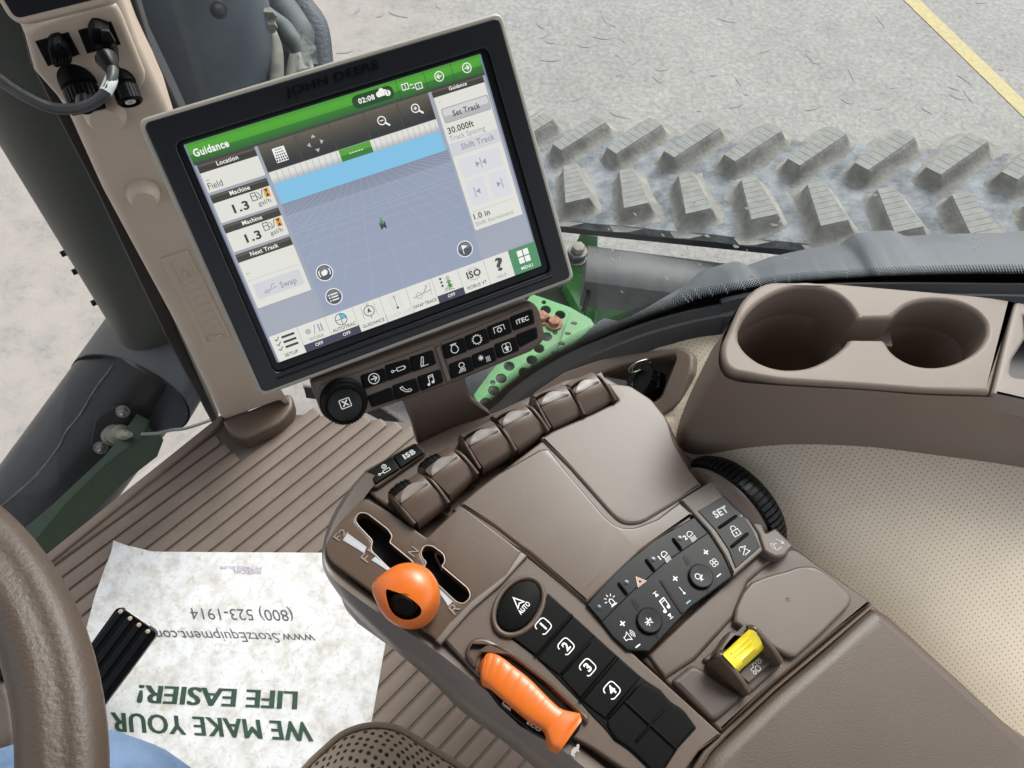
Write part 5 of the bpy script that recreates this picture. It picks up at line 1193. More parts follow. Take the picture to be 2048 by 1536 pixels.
obj('hex_base', lathe_bm(c0, ax_, [(.0195, 0), (.0195, .008), (.0175, .0095)], 6), BLK, cap_t, angle=20)
obj('cap_body', lathe_bm(c0 + ax_ * .009, ax_, [(.0165, 0), (.0165, .0075), (.0185, .008), (.0185, .0105), (.011, .0105), (.0105, .009), (0, .0088)], 40), BLS, cap_t, angle=25)
u_, v_ = frame_from(ax_)
for k in range(30):
    a = 2 * math.pi * k / 30; rd = u_ * math.cos(a) + v_ * math.sin(a); t_ = ax_.cross(rd)
    obj('gear_tooth', box_bm(c0 + ax_ * .0182 + rd * .0190, ax_, t_, rd, .0025, .0020, .0018), BLS, cap_t)
    if k % 2: obj('grip_rib', box_bm(c0 + ax_ * .0125 + rd * .0168, ax_, t_, rd, .0075, .0022, .0014), BLK, cap_t)
obj('strap', box_bm(kp_.at(*Z5(1150, 1085), -.004), (kp_.at(*Z5(1230, 1095), -.004) - kp_.at(*Z5(1060, 1060), -.004)).normalized(), MN.cross(Vector((1, 0, 0))), kp_.n, .055, .010, .0015, None, .0005), mat('grey_rubber', srgb(84, 86, 92), .45), cap_t)
ring = []
for k in range(33):
    a = 2 * math.pi * k / 32 * 1.0; o = kp_.at(*Z5(1285, 965), .008); ring.append(o + (MEX * math.cos(a) * .0105 + Vector((0, .4, .6)).normalized() * math.sin(a) * .0055))
obj('wire_ring', tube_bm(ring, .0007, 6), MET, cap_t)
ring = [p + MEX * .004 + Vector((0, 0, -.001)) for p in ring]; obj('wire_ring', tube_bm(ring, .0007, 6), MET, cap_t)
# cup holder console
ch = thing('cup_holder', 'brown plastic console with two round cup holders joined by a channel', 'cup holder', K(.6).at(1700, 850))
CH = K(.775)
bigp = [(1135, 372), (1125, 345), (1080, 285), (1010, 235), (920, 207), (820, 203), (720, 225), (620, 275), (540, 345), (495, 420), (487, 470), (495, 510), (530, 560), (600, 612), (690, 643), (780, 650), (880, 635), (980, 590), (1060, 530), (1092, 490)]
smlp = [(1285, 493), (1300, 515), (1325, 552), (1375, 592), (1450, 625), (1540, 637), (1640, 625), (1730, 590), (1800, 540), (1840, 480), (1848, 430), (1835, 385), (1780, 330), (1690, 290), (1580, 275), (1480, 282), (1400, 310), (1345, 355), (1330, 370)]
def so2(p, n=4): return [(q.x, q.y) for q in smooth_open([Vector((x, y, 0)) for x, y in p], n)]
hole = px2(Z6(so2(bigp) + [(1110, 486), (1268, 488)] + so2(smlp) + [(1310, 374), (1150, 377)]), CH, 0)
ctop = Z6([(505, 270, 60), (620, 170, 90), (800, 172, 60), (1000, 176), (1995, 262, 4), (1865, 782, 12), (1500, 770), (1180, 745), (700, 715, 60), (420, 660, 130), (385, 540, 80)])
holes_m = [hole]
o = obj('top_cover', slab_bm([px2(fillet(ctop), CH, 0), hole], CH, 0, .038, .0040, 5), CUP, ch, wn=True)
tr_ = Z6([(2003, 264), (2700, 330), (2640, 960), (1875, 784, 8)])
trh = Z6([(2050, 360), (2060, 480, 10), (1985, 600, 20), (1975, 690, 25), (2080, 705), (2600, 740), (2640, 400)])
slab('tray_cover', tr_, CH, 0, .02, mat('tray_plastic', srgb(122, 111, 103), .5, bump=.2, bscale=1500, dist=.0002), ch, bev=.003, holes=[trh])
slab('tray_floor', Z6([(1900, 280), (2700, 330), (2700, 800), (1900, 740)]), K(.74), 0, .004, mat('tray_dark', srgb(52, 52, 52), .4), ch, bev=0)
# cup wells
def well(pts, arcp):
    L_ = clean2(px2(Z6(so2(pts) + arcp), CH, 0)); L_ = L_ if area2(L_) > 0 else L_[::-1]; c = sum((Vector(p) for p in L_), Vector((0, 0))) / len(L_)
    sc_ = lambda k, h: [CH.w(*(c + (Vector(p) - c) * k), h) for p in L_]
    obj('cup_well', grid_bm([sc_(1.04, -.036), sc_(1.0, -.037), sc_(.94, -.08), sc_(.88, -.118), sc_(.83, -.123), sc_(.01, -.123)], True, flip=True), CUP, ch, angle=60)
    return c
c1 = well(bigp, [(1105, 470), (1128, 430), (1137, 400)]); c2 = well(smlp, [(1302, 400), (1290, 440), (1286, 470)])
slab('channel_floor', Z6([(1139, 362), (1137, 400), (1128, 430), (1105, 470), (1085, 500), (1292, 500), (1286, 470), (1290, 440), (1302, 400), (1328, 362)]), CH, -.0362, .003, CUP, ch, bev=0, grow=.005)
obj('well_clip', box_bm(CH.w(c1.x - .028, c1.y - .02, -.112), (1, 0, 0), Vector((0, 1, 0)), CH.n, .016, .008, .006, None, .001), CUP, ch)
# flared skirt
se = px2(Z6([(640, 175), (520, 262), (430, 400), (388, 540), (395, 640), (470, 700), (700, 725), (1180, 752), (1500, 778), (1870, 790), (2100, 800), (2700, 960)]), CH, 0)
be = [K(.700).at(*p) for p in Z6([(560, 330), (440, 420), (330, 560), (238, 800), (262, 915), (400, 972), (800, 1000), (1180, 1050), (1500, 1102), (1850, 1155), (2100, 1200), (2700, 1310)])]
ti = [CH.w(*p, -.004) for p in se]; ti2 = [CH.w(*p, -.018) for p in se]
A1_ = smooth_open(ti, 5); A2_ = smooth_open([a.lerp(b, .06) + Vector((0, 0, -.0)) for a, b in zip(ti2, be)], 5); B1_ = smooth_open(be, 5)
obj('skirt', grid_bm([A1_, A2_, [a.lerp(b, .5) + Vector((0, 0, -.004)) for a, b in zip(A2_, B1_)], B1_, [p - Vector((0, 0, .07)) for p in B1_]], flip=True), CUP, ch, angle=60)
# ------------------------------------------------------------------ armrest console
con = thing('armrest_console', 'glossy brown tractor control console with levers, keys and orange handles', 'control console', K(.55).at(1150, 1150))
KA, KB, KC = K(.660), K(.674), K(.6758)
SX = None
# body: left flank lofted from the top edge round the bulge and under
te = [(735, 945), (702, 985), (672, 1035), (651, 1090), (650, 1128), (672, 1162), (745, 1217), (880, 1308), (960, 1372), (1060, 1448), (1200, 1560), (1330, 1660)]
be_ = [(728, 948), (693, 990), (662, 1040), (650, 1095), (655, 1150), (690, 1205), (760, 1275), (862, 1362), (925, 1424), (1005, 1482), (1110, 1570), (1230, 1680)]
T_ = smooth_open([KB.at(x, y, -.004) for x, y in te], 6); B2 = smooth_open([K(.638).at(x, y) for x, y in be_], 6); cen = K(.56).at(1250, 1150)
U_ = [p.lerp(cen, .12) + Vector((0, 0, -.05)) for p in B2]
md = [a.lerp(b, .45) + (a.lerp(b, .45) - cen).normalized() * .002 for a, b in zip(T_, B2)]
obj('left_flank', grid_bm([[p + (cen - p).normalized() * .012 for p in T_], T_, md, B2, U_]), mat('flank_sheen', srgb(108, 99, 92), .28, bump=.1, bscale=1500, dist=.0001), con, angle=70)  # paler than the body plastic: the flank's sheen is in its colour
body = [(735, 950, 20), (700, 985, 20), (655, 1085, 20), (655, 1135, 20), (690, 1175), (880, 1310), (1010, 1408), (1200, 1560), (1400, 1700), (2300, 1700), (1745, 1205), (1640, 1140), (1590, 1100), (1520, 1060), (1420, 960), (1362, 890), (1340, 845), (1262, 780), (1200, 745, 20), (1130, 758), (1000, 818), (830, 890)]
slab('cover_bed', Y6([(600, 930), (1160, 500), (1560, 300), (1700, 300), (1820, 440), (1880, 620), (1990, 790), (2000, 1010), (1400, 1500), (1020, 1190)]), K(.6738), 0, .012, BRG, con, bev=.002)
slab('console_body', body, K(.655), 0, .10, BR, con, bev=.004)
# back deck with the key pair
slab('rear_deck', Y6([(50, 770, 20), (100, 690, 30), (390, 545), (600, 440), (850, 360, 20), (1040, 280), (1260, 190), (1420, 120, 20), (1600, 330), (800, 700), (390, 1050, 10), (120, 850, 30)]), KA, 0, .01, BR, con, bev=.003)
slab('key_surround', Y2([(435, 310, 20), (790, 112, 30), (865, 180, 25), (830, 215, 20), (515, 435, 30), (445, 385, 20)]), KA, .005, .006, BR, con, bev=.002)
for q, ic in (([(452, 318), (628, 212), (682, 296), (515, 400)], 'cyl'), ([(634, 208), (785, 128), (848, 186), (688, 292)], 'ISB')):
    k_ = slab('key', Y2([p + (10,) for p in q]), KA, .0072, .003, BLG, con, bev=.001)
    c = (sum(p[0] for p in q) / 4, sum(p[1] for p in q) / 4); A = Art(fr(KA, Y2(*c), Y2(c[0] + 100, c[1] - 58), .001, .0073))
    if ic == 'ISB': A.text('ISB', 1, -2, 4.4, WHT, wd=11, bold=.04)
    else: A.line([(-1, -.6), (5, -.6), (5, -3), (-1, -3)], .5, WHT, True); A.line([(-1, -1.8), (-4, -1.8)], .5, WHT); A.ring(-4.8, -1.8, .8, .5, WHT); A.ring(2, 2.4, 1.9, .5, WHT); A.ring(2, 2.4, .8, .4, WHT)
    A.circ(-6.5, 2.2, .7, BLK, 10); A.build('icon', k_, KA.n)
# gear plate with a real slot
gate = Y2([(440, 492, 40), (610, 590), (865, 768, 12), (1100, 545, 14), (1548, 890, 8), (960, 1490), (900, 1440), (430, 1090), (215, 935, 40), (180, 880, 40), (178, 800, 40), (270, 660)])
s1 = Y2([(372, 650, 30), (400, 598, 30), (455, 600, 30), (600, 712, 20), (632, 760, 20), (612, 802, 12), (760, 925), (880, 1060), (640, 1010), (482, 855, 25), (495, 790, 16), (400, 690, 20)])
s2 = Y2([(822, 875, 30), (848, 820, 40), (905, 825, 30), (980, 882, 20), (993, 930, 25), (968, 965, 8), (1150, 1118, 30), (1168, 1175, 40), (1120, 1222, 40), (1070, 1212, 30), (925, 1075), (848, 970), (862, 935, 12), (838, 915, 20)])
slab('gear_plate', gate, KB, 0, .012, BRG, con, bev=.0015, holes=[s1, s2])
slab('slot_shade', Y2([(340, 560), (560, 560), (1200, 1080), (1220, 1240), (1040, 1260), (560, 1080)]), K(.6565), 0, .001, mat('void_black', (.002, .002, .002), .9), con, bev=0)  # near-black sheet painted as the deep shade below the slots
RIM_GLINT = mat('slot_rim_glint', srgb(176, 162, 150), .35)  # pale bead on the slot edges: their highlight put into the colour
bm = bmesh.new()
for s_ in (s1, s2):
    q = clean2(px2(fillet(s_), KB, 0)); P = [KB.w(x, y, .0002) for x, y in q] ; P.append(P[0]); tube_bm(P, .0005, 5, bm, False)
obj('slot_rim_glint', bm, RIM_GLINT, con)
obj('linkage_rod', tube_bm([K(.662).at(*Y2(930, 860)), K(.660).at(*Y2(925, 900)), K(.660).at(*Y2(985, 1010))], .0012, 6), MET, con)
edge_strip = Y2([(1505, 860), (1552, 890), (1380, 1080), (1170, 1260), (1000, 1450), (960, 1495), (925, 1465), (1010, 1360), (1180, 1190), (1400, 1020)])
slab('edge_strip', edge_strip, KB, .0022, .004, BRM, con, bev=.0012)
SLVR = mat('silver_wedge', srgb(170, 172, 176), .4, metal=.5, bump=.8, bscale=3000)
for q in ([(290, 785), (325, 738), (455, 832), (438, 876)], [(485, 922), (515, 897), (625, 990), (608, 1000)], [(925, 1105), (962, 1130), (1040, 1205), (1012, 1238)]):
    slab('range_wedge', Y2(q), KB, .0006, .0006, SLVR, con, bev=.0002)
EMB = mat('embossed_mark', srgb(140, 128, 118), .3)
for t, a, b, c in (('F2', (265, 795), (330, 735), (225, 765)), ('F1', (460, 945), (515, 885), (412, 905)), ('N', (780, 905), (812, 862), (735, 870)), ('R', (1055, 1300), (1098, 1255), (1012, 1250))):
    ptext('embossed_letter', t, KB, Y2(*a), Y2(*b), Y2(*c), EMB, con, h=.0002, bold=0, thick=.0007)
# centre gloss cover and the pale upper pad
mid_c = Y6([(640, 902, 10), (760, 800), (860, 725), (980, 655), (1110, 580), (1160, 572, 20), (1260, 700), (1500, 980, 40), (1570, 1035, 60), (1660, 1040, 40), (1800, 985), (1930, 885, 10), (2012, 960, 4), (1700, 1180), (1388, 1480, 6), (1040, 1178, 10), (1010, 1160), (850, 1035)])
slab('centre_cover', mid_c, KC, .0, .016, BRG, con, bev=.0022, seg=4)
pad = Y6([(1113, 512, 8), (1190, 470), (1420, 370), (1570, 296, 10), (1500, 190), (1640, 205, 20), (1765, 285, 20), (1865, 410, 30), (1900, 540, 40), (1990, 700), (2062, 790, 8), (1940, 872), (1700, 1018, 60), (1590, 1015, 60), (1520, 950, 30), (1290, 690)])
slab('upper_pad', pad, KC, .0006, .018, BRS, con, bev=.0025, seg=4)
# flank of the pad on its far side is hidden; small seam scratch
A = Art(fr(KC, Y4(250, 1107), Y4(362, 1005), .001, .0003)); A.line([(0, 0), (16, 0)], .35, BRD); A.build('scratch', con, KC.n)
# lever paddles: (top left, top right, bottom right, bottom left) in Y6
LV = [((262, 862), (432, 742), (562, 888), (398, 1012)), ((440, 705), (606, 592), (732, 718), (585, 852)), ((672, 520), (850, 436), (956, 582), (780, 688)),
      ((862, 408), (1032, 330), (1146, 466), (985, 576)), ((1092, 285), (1268, 222), (1356, 372), (1190, 452)), ((1298, 222), (1440, 150), (1540, 288), (1382, 376))]
LBL = mat('label_window', srgb(116, 107, 101), .3)
LEV = mat('lever_plastic', srgb(88, 73, 62), .38, bump=.15, bscale=1800, dist=.0002)
for i, (tl_, tr_, br_, bl_) in enumerate(LV):
    def lp_(u, v):      # u across, v 0 bottom..1 top, in picture, with height following the arch
        x = (bl_[0] * (1 - u) + br_[0] * u) * (1 - v) + (tl_[0] * (1 - u) + tr_[0] * u) * v
        y = (bl_[1] * (1 - u) + br_[1] * u) * (1 - v) + (tl_[1] * (1 - u) + tr_[1] * u) * v; return Y6(x, y)
    rows = []
    hgt = lambda v: .677 + .011 * math.sin(min(1, v) * math.pi * .60)
    for j in range(10):
        v = j / 9; rows.append([K(hgt(v) + .0012 * math.sin(math.pi * u_ / 8)).at(*lp_(u_ / 8, v)) for u_ in range(9)])
    T = rows[-1]; back = (T[4] - rows[-4][4]); back.z = 0; back.normalize()
    for bk, dz in ((.003, -.001), (.007, -.004), (.010, -.010), (.011, -.024)): rows.append([p + back * bk + Vector((0, 0, dz)) for p in T])
    fr0 = [p - back * .0006 + Vector((0, 0, -.012)) for p in rows[0]]
    rows = [fr0] + rows
    sideL = None
    bm = grid_bm(rows)
    for side in (0, -1):
        col = [r[side] for r in rows]; dn = [Vector((p.x, p.y, .66)) for p in col]; grid_bm([col, dn], bm=bm, flip=side == -1)
    lv = obj('lever', bm, LEV, con, angle=50)
    # crescent label window lying on the paddle
    cr = []
    n = 14; top, bot = [], []
    for k in range(n + 1):
        u_ = k / n; top.append((u_ * .94 + .03, .99 - .0 * u_)); bot.append((u_ * .94 + .03, .80 + .0))
    archp = [(u, .80 + .26 * math.sin(math.pi * min(1, u * 1.0)) ** .8) for u in [k / n for k in range(n + 1)]]
    R1 = [K(hgt(min(v, 1)) + .0022).at(*lp_(.04 + .92 * u, min(v, 1.08))) for u, v in archp]; R0 = [K(hgt(.76) + .0016).at(*lp_(.04 + .92 * k / n, .76)) for k in range(n + 1)]
    obj('label_window', grid_bm([[p + Vector((0, 0, -.004)) for p in R0], R0, [a.lerp(b, .5) + Vector((0, 0, .0006)) for a, b in zip(R0, R1)], R1, [p + Vector((0, 0, -.005)) for p in R1]]), LBL, lv)
    # black rubber grip on the back of the crest
    gmax = .62 if i < 2 else .66
    us_ = [k / 10 * gmax for k in range(11)]
    g0 = [K(hgt(1) + .0006 + .0006 * math.sin(math.pi * k / 10)).at(*lp_(u, 1.01 + .05 * math.sin(math.pi * k / 10))) for k, u in enumerate(us_)]
    if i < 2:
        Rg = [[p + back * b_ + Vector((0, 0, z_)) for p in g0] for b_, z_ in ((0, -.002), (.0005, .0002), (.004, .0006), (.007, -.0012), (.009, -.006), (.010, -.02))]
        obj('rubber_grip', grid_bm(Rg, caps=False), BLK, lv, angle=70)
        for k in range(6):
            p = g0[1 + int(k * 1.6)]; obj('grip_ridge', tube_bm([p + back * .001 + Vector((0, 0, .0002)), p + back * .004 + Vector((0, 0, .0009)), p + back * .0075 + Vector((0, 0, -.0014))], .0006, 6), BLK, lv)
    else:
        obj('rubber_edge', tube_bm(g0, .0013, 8), BLK, lv)
    # fins either side
    for (a_, b_, off_) in ((tr_, br_, 1), (tl_, bl_, -1)):
        if off_ == -1 and i not in (0, 2, 4): continue
        dx = 20 * off_
        P = [K(.681).at(*Y6(b_[0] + dx * .9, b_[1] + (4 if off_ > 0 else 2))), K(.686).at(*Y6((a_[0] * .45 + b_[0] * .55) + dx, (a_[1] * .45 + b_[1] * .55) - 8)), K(.687).at(*Y6(a_[0] * .85 + b_[0] * .15 + dx * .8, a_[1] * .85 + b_[1] * .15 - 12)), K(.682).at(*Y6(a_[0] + dx * .1 - 14, a_[1] - 10))]
        P = smooth_open(P, 5); nrm = (P[-1] - P[0]); nrm.z = 0; nrm = Vector((-nrm.y, nrm.x, 0)).normalized() * .0011
        bm = grid_bm([[Vector((p.x, p.y, .658)) - nrm for p in P], [p - nrm - Vector((0, 0, .0005)) for p in P], [p - nrm * .4 for p in P], [p + nrm * .4 for p in P], [p + nrm - Vector((0, 0, .0005)) for p in P], [Vector((p.x, p.y, .658)) + nrm for p in P]])
        obj('fin', bm, LEV, con, angle=40)
    slab('lever_well', Y6([(bl_[0] - 14, bl_[1] + 10), (br_[0] + 16, br_[1] + 6), (tr_[0] + 30, tr_[1] - 20), (tl_[0] - 30, tl_[1] - 10)]), KA, .0006, .0006, BR, con, bev=0)
# front panel: body under the auto button and keys
KD = K(.672)
fpn = Y3([(525, 92, 6), (935, 410), (1035, 545), (1300, 800), (1855, 1305, 10), (1700, 1420), (1500, 1700), (1180, 1536), (980, 1400), (720, 1260), (180, 900), (-60, 640, 8), (380, 230)])
slab('front_panel', fpn, KD, 0, .014, BR, con, bev=.0015)
# auto button (oval) and its collar
def oval(cx, cy, a, b, ang, n=48):
    ca, sa = math.cos(R(ang)), math.sin(R(ang)); return [(cx + a * math.cos(2 * math.pi * k / n) * ca - b * math.sin(2 * math.pi * k / n) * sa, cy + a * math.cos(2 * math.pi * k / n) * sa + b * math.sin(2 * math.pi * k / n) * ca) for k in range(n)]
slab('button_collar', Y3(oval(470, 428, 235, 165, -56)), KD, .004, .006, BR, con, bev=.0022, holes=[Y3(oval(470, 425, 198, 132, -56))])
ab = slab('auto_button', Y3(oval(470, 425, 194, 128, -56)), KD, .0022, .004, BLK, con, bev=.0012, dome=.0016)
A = Art(fr(KD, Y3(480, 420), Y3(540, 355), .001, .0042)); A.text('AUTO', 0, -5.6, 3.6, WHT, wd=11, bold=.03)
A.line([(-3.4, -.6), (.2, 7.2), (3.6, -.6), (.2, 1.2)], 1, WHT, True); A.build('icon', ab, KD.n)
# long rubber key pad with keys 1 to 4
KE = KD
padp = Y3([(668, 338, 10), (835, 488), (1150, 775), (1320, 925, 60), (1440, 1000), (1500, 1080, 60), (1590, 1130, 40), (1685, 1262, 10), (1560, 1400), (1420, 1620), (1340, 1530), (1215, 1410, 60), (1120, 1350), (1060, 1270, 60), (970, 1180, 60), (880, 1075), (590, 780), (400, 640), (470, 600), (560, 540), (640, 440)])
slab('key_mat', padp, KE, .0008, .003, BLG, con, bev=.0006)
kq = [([(668, 345), (830, 486), (588, 768), (412, 636), (560, 545), (640, 445)], '1', (637, 567)), ([(842, 498), (990, 632), (748, 905), (598, 785)], '2', (792, 705)),
      ([(996, 640), (1138, 772), (890, 1062), (755, 912)], '3', (940, 848)), ([(1152, 786), (1300, 925), (1060, 1200), (900, 1075)], '4', (1105, 1005)),
([(1320, 940, 40), (1440, 1015), (1500, 1095, 50), (1590, 1145, 40), (1672, 1262, 8), (1550, 1400), (1420, 1600), (1345, 1515), (1222, 1395, 60), (1130, 1340), (1075, 1258, 40), (1075, 1210)], '', 0)]
for q, t, c in kq:
    k_ = slab('key', Y3([(p[0], p[1]) + ((p[2],) if len(p) > 2 else ()) for p in q]), KE, .0022, .002, BLK, con, bev=.0012)
    if t:
        A = Art(fr(KE, Y3(*c), Y3(c[0] + 60, c[1] - 68), .001, .00225))
        for a0, a1 in (((-3.2, -3.7), (3.2, -3.7)), ): pass
        A.line(fillet([(-5, -5, 3), (5, -5, 3), (5, 5, 3), (-5, 5, 3)], 4)[1:], .8, WHT, False); A.text(t, 0, -3, 6, WHT, bold=.035); A.build('icon', k_, KE.n)
for a, b in (((582, 772), (832, 492)), ((768, 890), (955, 676)), ((888, 1078), (1145, 780)), ((1085, 1190), (1270, 970)), ((1188, 1078), (1545, 1408)), ((1268, 1360), (1455, 1136))):
    p, q = KE.at(*Y3(*a), .0018), KE.at(*Y3(*b), .0018); obj('key_ridge', tube_bm([p, p.lerp(q, .05) + Vector((0, 0, .0008)), p.lerp(q, .95) + Vector((0, 0, .0008)), q], .0011, 8), BLK, con)
# throttle well, dial and orange handle
WELL = Y3([(195, 850, 60), (210, 765, 60), (300, 735, 60), (480, 830), (640, 960), (780, 1100, 20), (900, 1140, 30), (890, 1270, 30), (800, 1380, 40), (700, 1375, 60), (480, 1250), (330, 1110), (240, 985)])
slab('throttle_well', WELL, KD, .0008, .001, BLG, con, bev=.0003)
slab('well_hood', Y3([(110, 700, 60), (165, 640, 50), (260, 645, 60), (430, 740), (700, 950), (960, 1190, 60), (940, 1240, 40), (860, 1150, 40), (640, 940), (450, 800), (290, 700, 60), (190, 770, 40), (180, 860, 30), (110, 780, 40)]), KD, .005, .007, BRG, con, bev=.0025, seg=4)
dial = slab('speed_dial', Y3([(222, 925), (270, 960), (500, 1130), (690, 1290), (700, 1362, 30), (560, 1290), (440, 1190), (330, 1090)]), KD, .006, .006, BLG, con, bev=.001)
ptext('dial_text', 'ECO', KD, Y3(522, 1232), Y3(612, 1290), Y3(532, 1215), WHT, dial, h=.0062, bold=.03)
A = Art(fr(KD, Y3(392, 1105), Y3(450, 1150), .001, .0062)); A.line([(-3.4, -1), (-2.6, 1.6), (0, 2.2), (2.8, 1.4), (3, -1)], .5, WHT, True); A.line([(-3, -1.8), (4, -1.8)], .5, WHT); A.build('icon', dial, KD.n)
TURT = mat('turtle_print', srgb(176, 172, 168), .4)
A = Art(fr(KD, Y3(853, 1423), Y3(880, 1390), .001, .0003)); A.circ(0, 0, 3.6, TURT, 20, ry=2.2, a0=0, a1=180); A.rect(-3.6, -.8, 3.6, .2, TURT); A.circ(4.2, .8, 1.1, TURT, 10); A.rect(-3, -2, -1.8, -.6, TURT); A.rect(1.4, -2, 2.6, -.6, TURT); A.build('turtle_mark', con, KD.n)
# handle: cross-sections along its spine
sec = [((255, 800), 52), ((300, 850), 68), ((380, 910), 80), ((470, 985), 86), ((560, 1070), 88), ((640, 1140), 84), ((700, 1195), 82), ((745, 1235), 96), ((790, 1275), 128), ((800, 1288), 132)]
def edge_pts():
    upE = [(222, 790), (262, 748), (340, 768), (450, 850), (545, 925), (650, 1030), (740, 1115), (800, 1142), (882, 1160), (893, 1178)]
    loE = [(208, 860), (222, 925), (270, 962), (350, 1030), (440, 1105), (540, 1185), (640, 1250), (668, 1290), (700, 1368), (742, 1392)]
    return upE, loE
uE, lE = edge_pts(); uE, lE = smooth_open([Vector((x, y, 0)) for x, y in uE], 8), smooth_open([Vector((x, y, 0)) for x, y in lE], 8)
NE = len(uE); rows = []
uE = [Vector((*Y3(p.x, p.y), 0)) for p in uE]; lE = [Vector((*Y3(p.x, p.y), 0)) for p in lE]
for i in range(NE):
    t = i / (NE - 1); zt = .672 + .010 + .010 * math.sin(min(1, t * 1.15) * math.pi * .55) ** .6 + (.004 * max(0, (t - .75) / .25))
    Pz = K(zt); a, b = Pz.at(uE[i].x, uE[i].y), Pz.at(lE[i].x, lE[i].y)
    rib = -.0005 if (.06 < t < .60 and (i % 5) == 2) else 0
    r = []
    for k in range(13):
        s_ = k / 12; th = math.pi * s_; p = a.lerp(b, .5 - .53 * math.cos(th)); p = Vector((p.x, p.y, zt - .005 * (1 - math.sin(th) ** .45) + rib * math.sin(th) ** .5)); r.append(p)
    bl2 = [Vector((p.x, p.y, zt - .022)) for p in (r[-1], r[0])]
    rows.append([bl2[1]] + r + [bl2[0]])
r0 = [Vector((p.x, p.y, p.z)) for p in rows[0]]; c_ = sum(r0, Vector()) / len(r0); back0 = (rows[0][6] - rows[4][6]).normalized() * .004
rows = [[c_ + (p - c_) * .4 + back0 + Vector((0, 0, -.006)) for p in r0], [c_ + (p - c_) * .8 + back0 * .8 for p in r0]] + rows
e0_ = rows[-1]; c_ = sum(e0_, Vector()) / len(e0_); fw_ = (rows[-1][6] - rows[-5][6]).normalized() * .003
rows += [[c_ + (p - c_) * .93 + fw_ + Vector((0, 0, -.001)) for p in e0_], [c_ + (p - c_) * .8 + fw_ * 1.0 + Vector((0, 0, -.006)) for p in e0_]]
obj('throttle_handle', grid_bm(rows, caps=True), ORG, con, angle=60)
# orange gear knob with thumb wheel
gk0 = K(.70).at(822, 1189); kax = Vector((-.05, -.12, 1)).normalized()
ux_ = (K(.72).at(884, 1190) - K(.72).at(758, 1165)).normalized()
bm = lathe_bm(gk0 + Vector((0, 0, -.014)), kax, [(.0200, -.006), (.0210, .002), (.0218, .011), (.0222, .020), (.0219, .027), (.0202, .0335), (.0172, .0375), (.0124, .0400), (.0066, .0414), (0, .0418)], 64, ux=ux_, sx=1.0, sy=.98)
_bd = ((K(.70).at(752, 1172) - gk0)); _bd.z = 0; _bd.normalize()
for v in bm.verts:
    q = v.co - gk0 - Vector((0, 0, -.014)); hz_ = q.dot(kax); q = q - kax * hz_
    if q.length > .004:
        al = max(-1, min(1, q.normalized().dot(_bd))); v.co += q.normalized() * (.0042 * math.exp(-(math.acos(al) / .36) ** 2) * math.exp(-((hz_ - .026) / .008) ** 2))
kn2 = obj('gear_knob', bm, ORG, con, angle=70)
# cutting body: almond prism pushed in from the driver's side
kc_ = gk0 + Vector((0, 0, -.014)) + kax * .024
ecx, ecy = 805, 1222
eye = Y2([(588, 1128), (632, 1132), (700, 1156), (765, 1192), (818, 1240), (828, 1275), (806, 1308), (745, 1330), (688, 1322), (640, 1290), (604, 1228)])
vd2 = (CAM - kc_).normalized()
EP = Pl(kc_ + vd2 * .010, vd2)
cut = obj('cut', slab_bm([px2(smooth_closed(eye, 4), EP, 0)], EP, .04, .045, 0), BLG, con)
bo = kn2.modifiers.new('b', 'BOOLEAN'); bo.object = cut; bo.operation = 'DIFFERENCE'; bo.solver = 'EXACT'
bpy.context.view_layer.update()
me = bpy.data.meshes.new_from_object(kn2.evaluated_get(bpy.context.evaluated_depsgraph_get())); kn2.modifiers.remove(bo); kn2.data = me
me.set_sharp_from_angle(angle=R(40)); bpy.data.objects.remove(cut)
wc = EP.at(*Y2(706, 1234), .0030); wax = (EP.at(*Y2(640, 1330), 0) - EP.at(*Y2(740, 1120), 0)).normalized()
wax = (wax * .62 + vd2 * .8).normalized()
tw = obj('thumb_wheel', lathe_bm(wc - wax * .006, wax, [(.0080, -.002), (.0088, 0), (.0088, .0055), (.0076, .0075), (.0062, .008), (.0040, .0072), (0, .0068)], 36), BLK, kn2, angle=30)
u_, v_ = frame_from(wax)
for k in range(36):
    a = 2 * math.pi * k / 36; rd = u_ * math.cos(a) + v_ * math.sin(a); obj('wheel_ridge', box_bm(wc - wax * .0032 + rd * .0088, wax, wax.cross(rd), rd, .0055, .0010, .0014), BLS, tw)
obj('gear_stem', tube_bm([gk0 + Vector((0, 0, -.018)), gk0 + Vector((.01, .012, -.05))], .008, 14), BLG, con)
# climate and light switch panel
KF = K(.674)
cl_ = Y4([(248, 1222, 6), (380, 1075), (500, 955), (700, 792), (985, 625, 6), (1085, 738), (1180, 885), (1252, 1030, 6), (960, 1245), (680, 1545), (525, 1540, 10), (430, 1450), (352, 1350)])
slab('climate_panel', cl_, KF, .0008, .010, BLS, con, bev=.001)
sw = Y4([(252, 1224), (382, 1079), (502, 959), (702, 796), (984, 630), (1080, 738), (800, 930), (560, 1140), (356, 1343)])
slab('switch_row', sw, KF, .0018, .002, BLS, con, bev=.0007)
def F4(c, h=.0019, dx=100, dy=-78): return fr(KF, Y4(*c), Y4(c[0] + dx, c[1] + dy), .00118, h)
for c in ((495, 1118), (682, 958), (866, 815)):
    p, q = KF.at(*Y4(c[0] - 26, c[1] - 36), .0018), KF.at(*Y4(c[0] + 30, c[1] + 38), .0018); obj('switch_ridge', tube_bm([p, p.lerp(q, .1) + Vector((0, 0, .001)), p.lerp(q, .9) + Vector((0, 0, .001)), q], .0013, 8), BLG, con)
